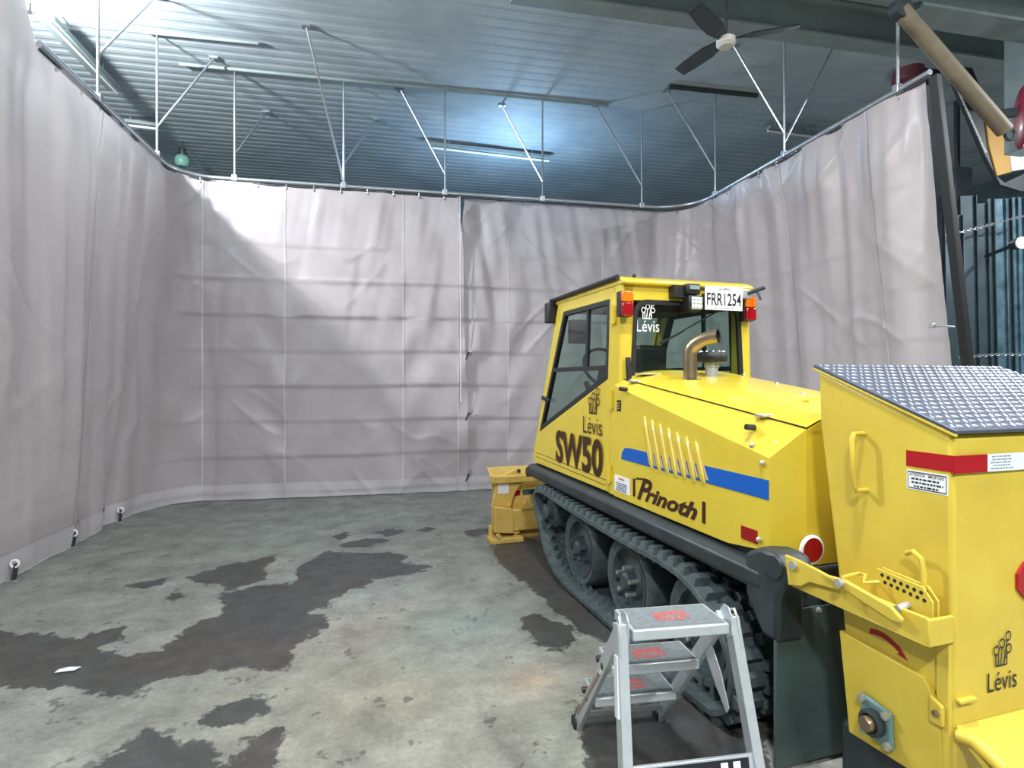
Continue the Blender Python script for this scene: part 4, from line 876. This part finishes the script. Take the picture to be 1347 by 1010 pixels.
# hoist trolley behind the curtain's free end
hc = px_at(1196, 90, 7.4); HO = empty('chain_hoist', hc); tag(HO, 'dark hoist trolley with dull red drum above the curtain end', 'hoist')
M['dullred'] = mat('dull_red', (112, 58, 66), .6)
MB().lathe([(0, -.22), (.15, -.22), (.17, -.18), (.17, .18), (.15, .22), (0, .22)], hc, V(.25, 0, 1), 20).build('drum', M['dullred'], HO, hc)
MB().box(hc.x-.16, hc.x+.12, hc.y-.1, hc.y+.1, hc.z+.12, hc.z+.36).build('trolley', M['black'], HO, hc, bevel=.02); MB().box(hc.x+.10, hc.x+.42, hc.y-.1, hc.y+.1, hc.z-.14, hc.z+.12).build('motor_block', M['black'], HO, hc, bevel=.03)
MB().box(hc.x-.06, hc.x+.06, hc.y-.05, hc.y+.05, hc.z+.3, CEIL).build('trolley_hanger', M['black'], HO, hc)
# dark upright strip along the curtain's free end
ep = px_at(1228, 112, 5.35); tag(MB().bar(V(XR+.555, YE-.055, 0), V(XR-.015, YE-.055, TZ-.06), .05, .08, (0, 1, 0)).build('curtain_end_strip', M['frame_black'], None, bevel=.006), 'dark upright strip along the free end of the curtain', 'post')
# long steel bars stored upright
BARS = [(1252, 284, 26, 'darksteel'), (1271, 258, 22, 'darksteel'), (1288, 268, 18, 'darksteel'), (1300, 262, 8, 'darksteel'), (1313, 262, 14, 'bluesteel'), (1322, 262, 11, 'darksteel'), (1331, 260, 9, 'bluesteel'), (1340, 260, 7, 'bluesteel'), (1352, 256, 14, 'darksteel')]
LBL = ['dark flat steel bar upright closest to the curtain end', 'dark flat steel bar rising tallest beside the curtain end', 'third dark steel bar from the curtain end', 'narrow dark steel bar beside the bright blue-grey bar', 'bright blue-grey steel bar leaning in the upright row', 'dark steel bar right behind the bright blue-grey bar', 'slim pale steel angle bar standing in the row', 'slimmest pale steel bar beside the work lamp', 'dark steel bar at the far end of the row from the curtain']
for (x, y, w, mm), lb_ in zip(BARS, LBL):
    d = 6.7+(x-1250)*.004; p = px_at(x, y, d); wd_ = w/FPX*d; q = V(p.x+.10, p.y+.0, 0)
    m = MB().bar(q, p, .05, wd_*.92, (cs, -sn, 0)).bar(q-fw*.03+rt*(wd_*.40), p-fw*.03+rt*(wd_*.40), .05, .015, (cs, -sn, 0))
    tag(m.build('steel_bar', M[mm], None, (0, 0, 0), bevel=.004), lb_, 'steel bar', 'steel bars stored upright')
def chain(pts, lab):
    P = []
    for (a, b) in zip(pts[:-1], pts[1:]):
        for k in range(12): P.append(a.lerp(b, k/12))
    m = MB()
    for i in range(len(P)-1):
        c_, d_ = (P[i]+P[i+1])/2, (P[i+1]-P[i]).normalized(); u_ = d_.cross(V(0, 0, 1)).normalized() if i % 2 else V(0, 0, 1); l_ = (P[i+1]-P[i]).length*.62
        m.tube([c_+d_*math.cos(t)*l_+u_*math.sin(t)*.014 for t in np.linspace(0, 2*PI, 9)[:-1]], .005, 5, closed=True)
    tag(m.build('chain', M['steel'], None), lab, 'chain')
chain([px_at(1244, 310, 6.55), px_at(1290, 299, 6.6), px_at(1330, 288, 6.65), px_at(1365, 280, 6.7)], 'upper steel chain strung across the upright bars')
chain([px_at(1262, 470, 6.5), px_at(1310, 466, 6.55), px_at(1365, 466, 6.6)], 'lower steel chain strung across the upright bars')
rk = MB()
for z in (1.35, 3.05): rk.bar(V(px_at(1246, 300, 6.9).x, px_at(1246, 300, 6.9).y, z), V(px_at(1400, 300, 7.4).x, px_at(1400, 300, 7.4).y, z), .06, .08)
rk0 = px_at(1246, 300, 6.95); rk.bar(V(rk0.x, rk0.y, 0), V(rk0.x, rk0.y, 3.1), .08, .08, (1, 0, 0)); rk1 = px_at(1400, 300, 7.45); rk.bar(V(rk1.x, rk1.y, 0), V(rk1.x, rk1.y, 3.1), .08, .08, (1, 0, 0))
tag(rk.build('storage_rack', M['black'], None, bevel=.004), 'black rack frame behind the upright steel bars', 'rack')
# work lamp among the bars, small box on wall side
wl_ = px_at(1341, 320, 6.3); WK = empty('work_lamp', wl_); tag(WK, 'small lit work lamp in front of the upright steel bars', 'lamp')
MB().lathe([(0, .0), (.05, .0), (.06, .02), (.06, .03)], wl_, -fw, 20).build('lamp_face', M['work'], WK, wl_); MB().lathe([(.06, .03), (.07, .02), (.055, -.08), (0, -.1)], wl_, -fw, 20).build('lamp_housing', M['black'], WK, wl_)
MB().bar(wl_+fw*.06, wl_+fw*.45+V(0, 0, -.05), .03, .03).build('lamp_bracket', M['black'], WK, wl_)
lo = lamp('work_lamp_light', 'POINT', tuple(wl_-fw*.14), 10, COOL, .08)
sb_ = px_at(1258, 250, 8.2); tag(MB().box(sb_.x-.13, sb_.x+.17, sb_.y-.1, sb_.y+.1, sb_.z-.25, sb_.z+.30).box(sb_.x-.02, sb_.x+.04, sb_.y-.03, sb_.y+.03, sb_.z+.3, CEIL).build('heater_box', M['black'], None, bevel=.01), 'black box hung from the ceiling above the steel bars', 'heater')
# wire handle on the free edge of the right curtain
hp = px_at(1240, 429, 4.72); MB().bar(hp-rt*.10, hp+rt*.10+V(0, 0, -.005), .012, .012).box(hp.x-.11, hp.x-.08, hp.y-.01, hp.y+.03, hp.z-.015, hp.z+.02).build('edge_latch', M['steel'], CU2, tuple(CU2.location), bevel=.003)
# ceiling services
def pipe(a, b, r, m, name, lab, zz=CEIL-.03, cat='pipe'):
    p, q = wp(*a, z=zz), wp(*b, z=zz); tag(MB().cyl(p, q, r, n=8).build(name, M[m], None), lab, cat)
pipe((236, 84), (800, 139), .022, 'greybeam', 'conduit', 'long thin conduit along the ceiling over the back rail')
pipe((188, 42), (340, 57), .018, 'greybeam', 'conduit', 'short conduit on the ceiling beside the left hanger', CEIL-.03)
pipe((880, 114), (996, 126), .03, 'black', 'conduit', 'short dark conduit on the ceiling near the fan')
def tubelight(a, b, lab):
    p, q = wp(*a, z=CEIL-.10), wp(*b, z=CEIL-.10); r = empty('tube_light', p); tag(r, lab, 'light fixture')
    MB().bar(p, q, .12, .05).build('housing', M['greybeam'], r, p, bevel=.006); MB().cyl(p+V(0, 0, -.05), q+V(0, 0, -.05), .018, n=10).build('tube', M['white'], r, p)
    for k in (.15, .85): e = p.lerp(q, k); MB().cyl(e, V(e.x, e.y, CEIL), .008, n=6).build('hanger_wire', M['steel'], r, p)
tubelight((566, 190), (722, 208), 'unlit tube light fixture above the back curtain'); tubelight((1010, 168), (1072, 176), 'unlit tube light fixture above the right curtain'); tubelight((165, 160), (206, 165), 'unlit tube light fixture above the left curtain')
gl = px_at(240, 212, 9.6); GL = empty('globe_lamp', gl); tag(GL, 'green glass globe lamp hanging behind the curtain corner', 'lamp')
MB().lathe([(.01, -.10), (.08, -.09), (.115, -.04), (.115, .04), (.08, .09), (.03, .11)], gl, (0, 0, 1), 20).build('globe', M['greenlamp'], GL, gl); MB().lathe([(.05, .10), (.06, .14), (.05, .22), (.012, .24)], gl, (0, 0, 1), 16).build('lamp_cap', M['black'], GL, gl); MB().cyl(gl+V(0, 0, .2), V(gl.x, gl.y, CEIL), .01, n=8).build('drop_rod', M['black'], GL, gl)
tl = px_at(77, 55, 6.4); ST = empty('strip_light', tl); tag(ST, 'long grey strip fixture outside the left curtain near the ceiling', 'light fixture')
p, q = px_at(60, 22, 6.0), px_at(104, 92, 7.4); q.z = p.z; q.x = p.x
MB().bar(p, q, .16, .07).build('housing', M['greybeam'], ST, tl, bevel=.008); MB().cyl(p+V(.03, 0, -.05), q+V(.03, 0, -.05), .016, n=10).build('tube', M['white'], ST, tl)
for k in (.2, .8): e = p.lerp(q, k); MB().cyl(e, V(e.x, e.y, CEIL), .008, n=6).build('hanger_wire', M['steel'], ST, tl)
ps = wp(88, 882, z=0); tag(MB().add([ps+V(-.05, -.02, .004), ps+V(.05, -.03, .012), ps+V(.06, .02, .006), ps+V(0, .015, .014), ps+V(-.05, .02, .003)], [(0, 1, 3), (1, 2, 3), (0, 3, 4)]).build('paper_scrap', M['white'], None, smooth=False), 'crumpled white scrap lying in the wet floor patch', 'scrap')
# lighter housing for the lamp out of frame and the rear hall lamp
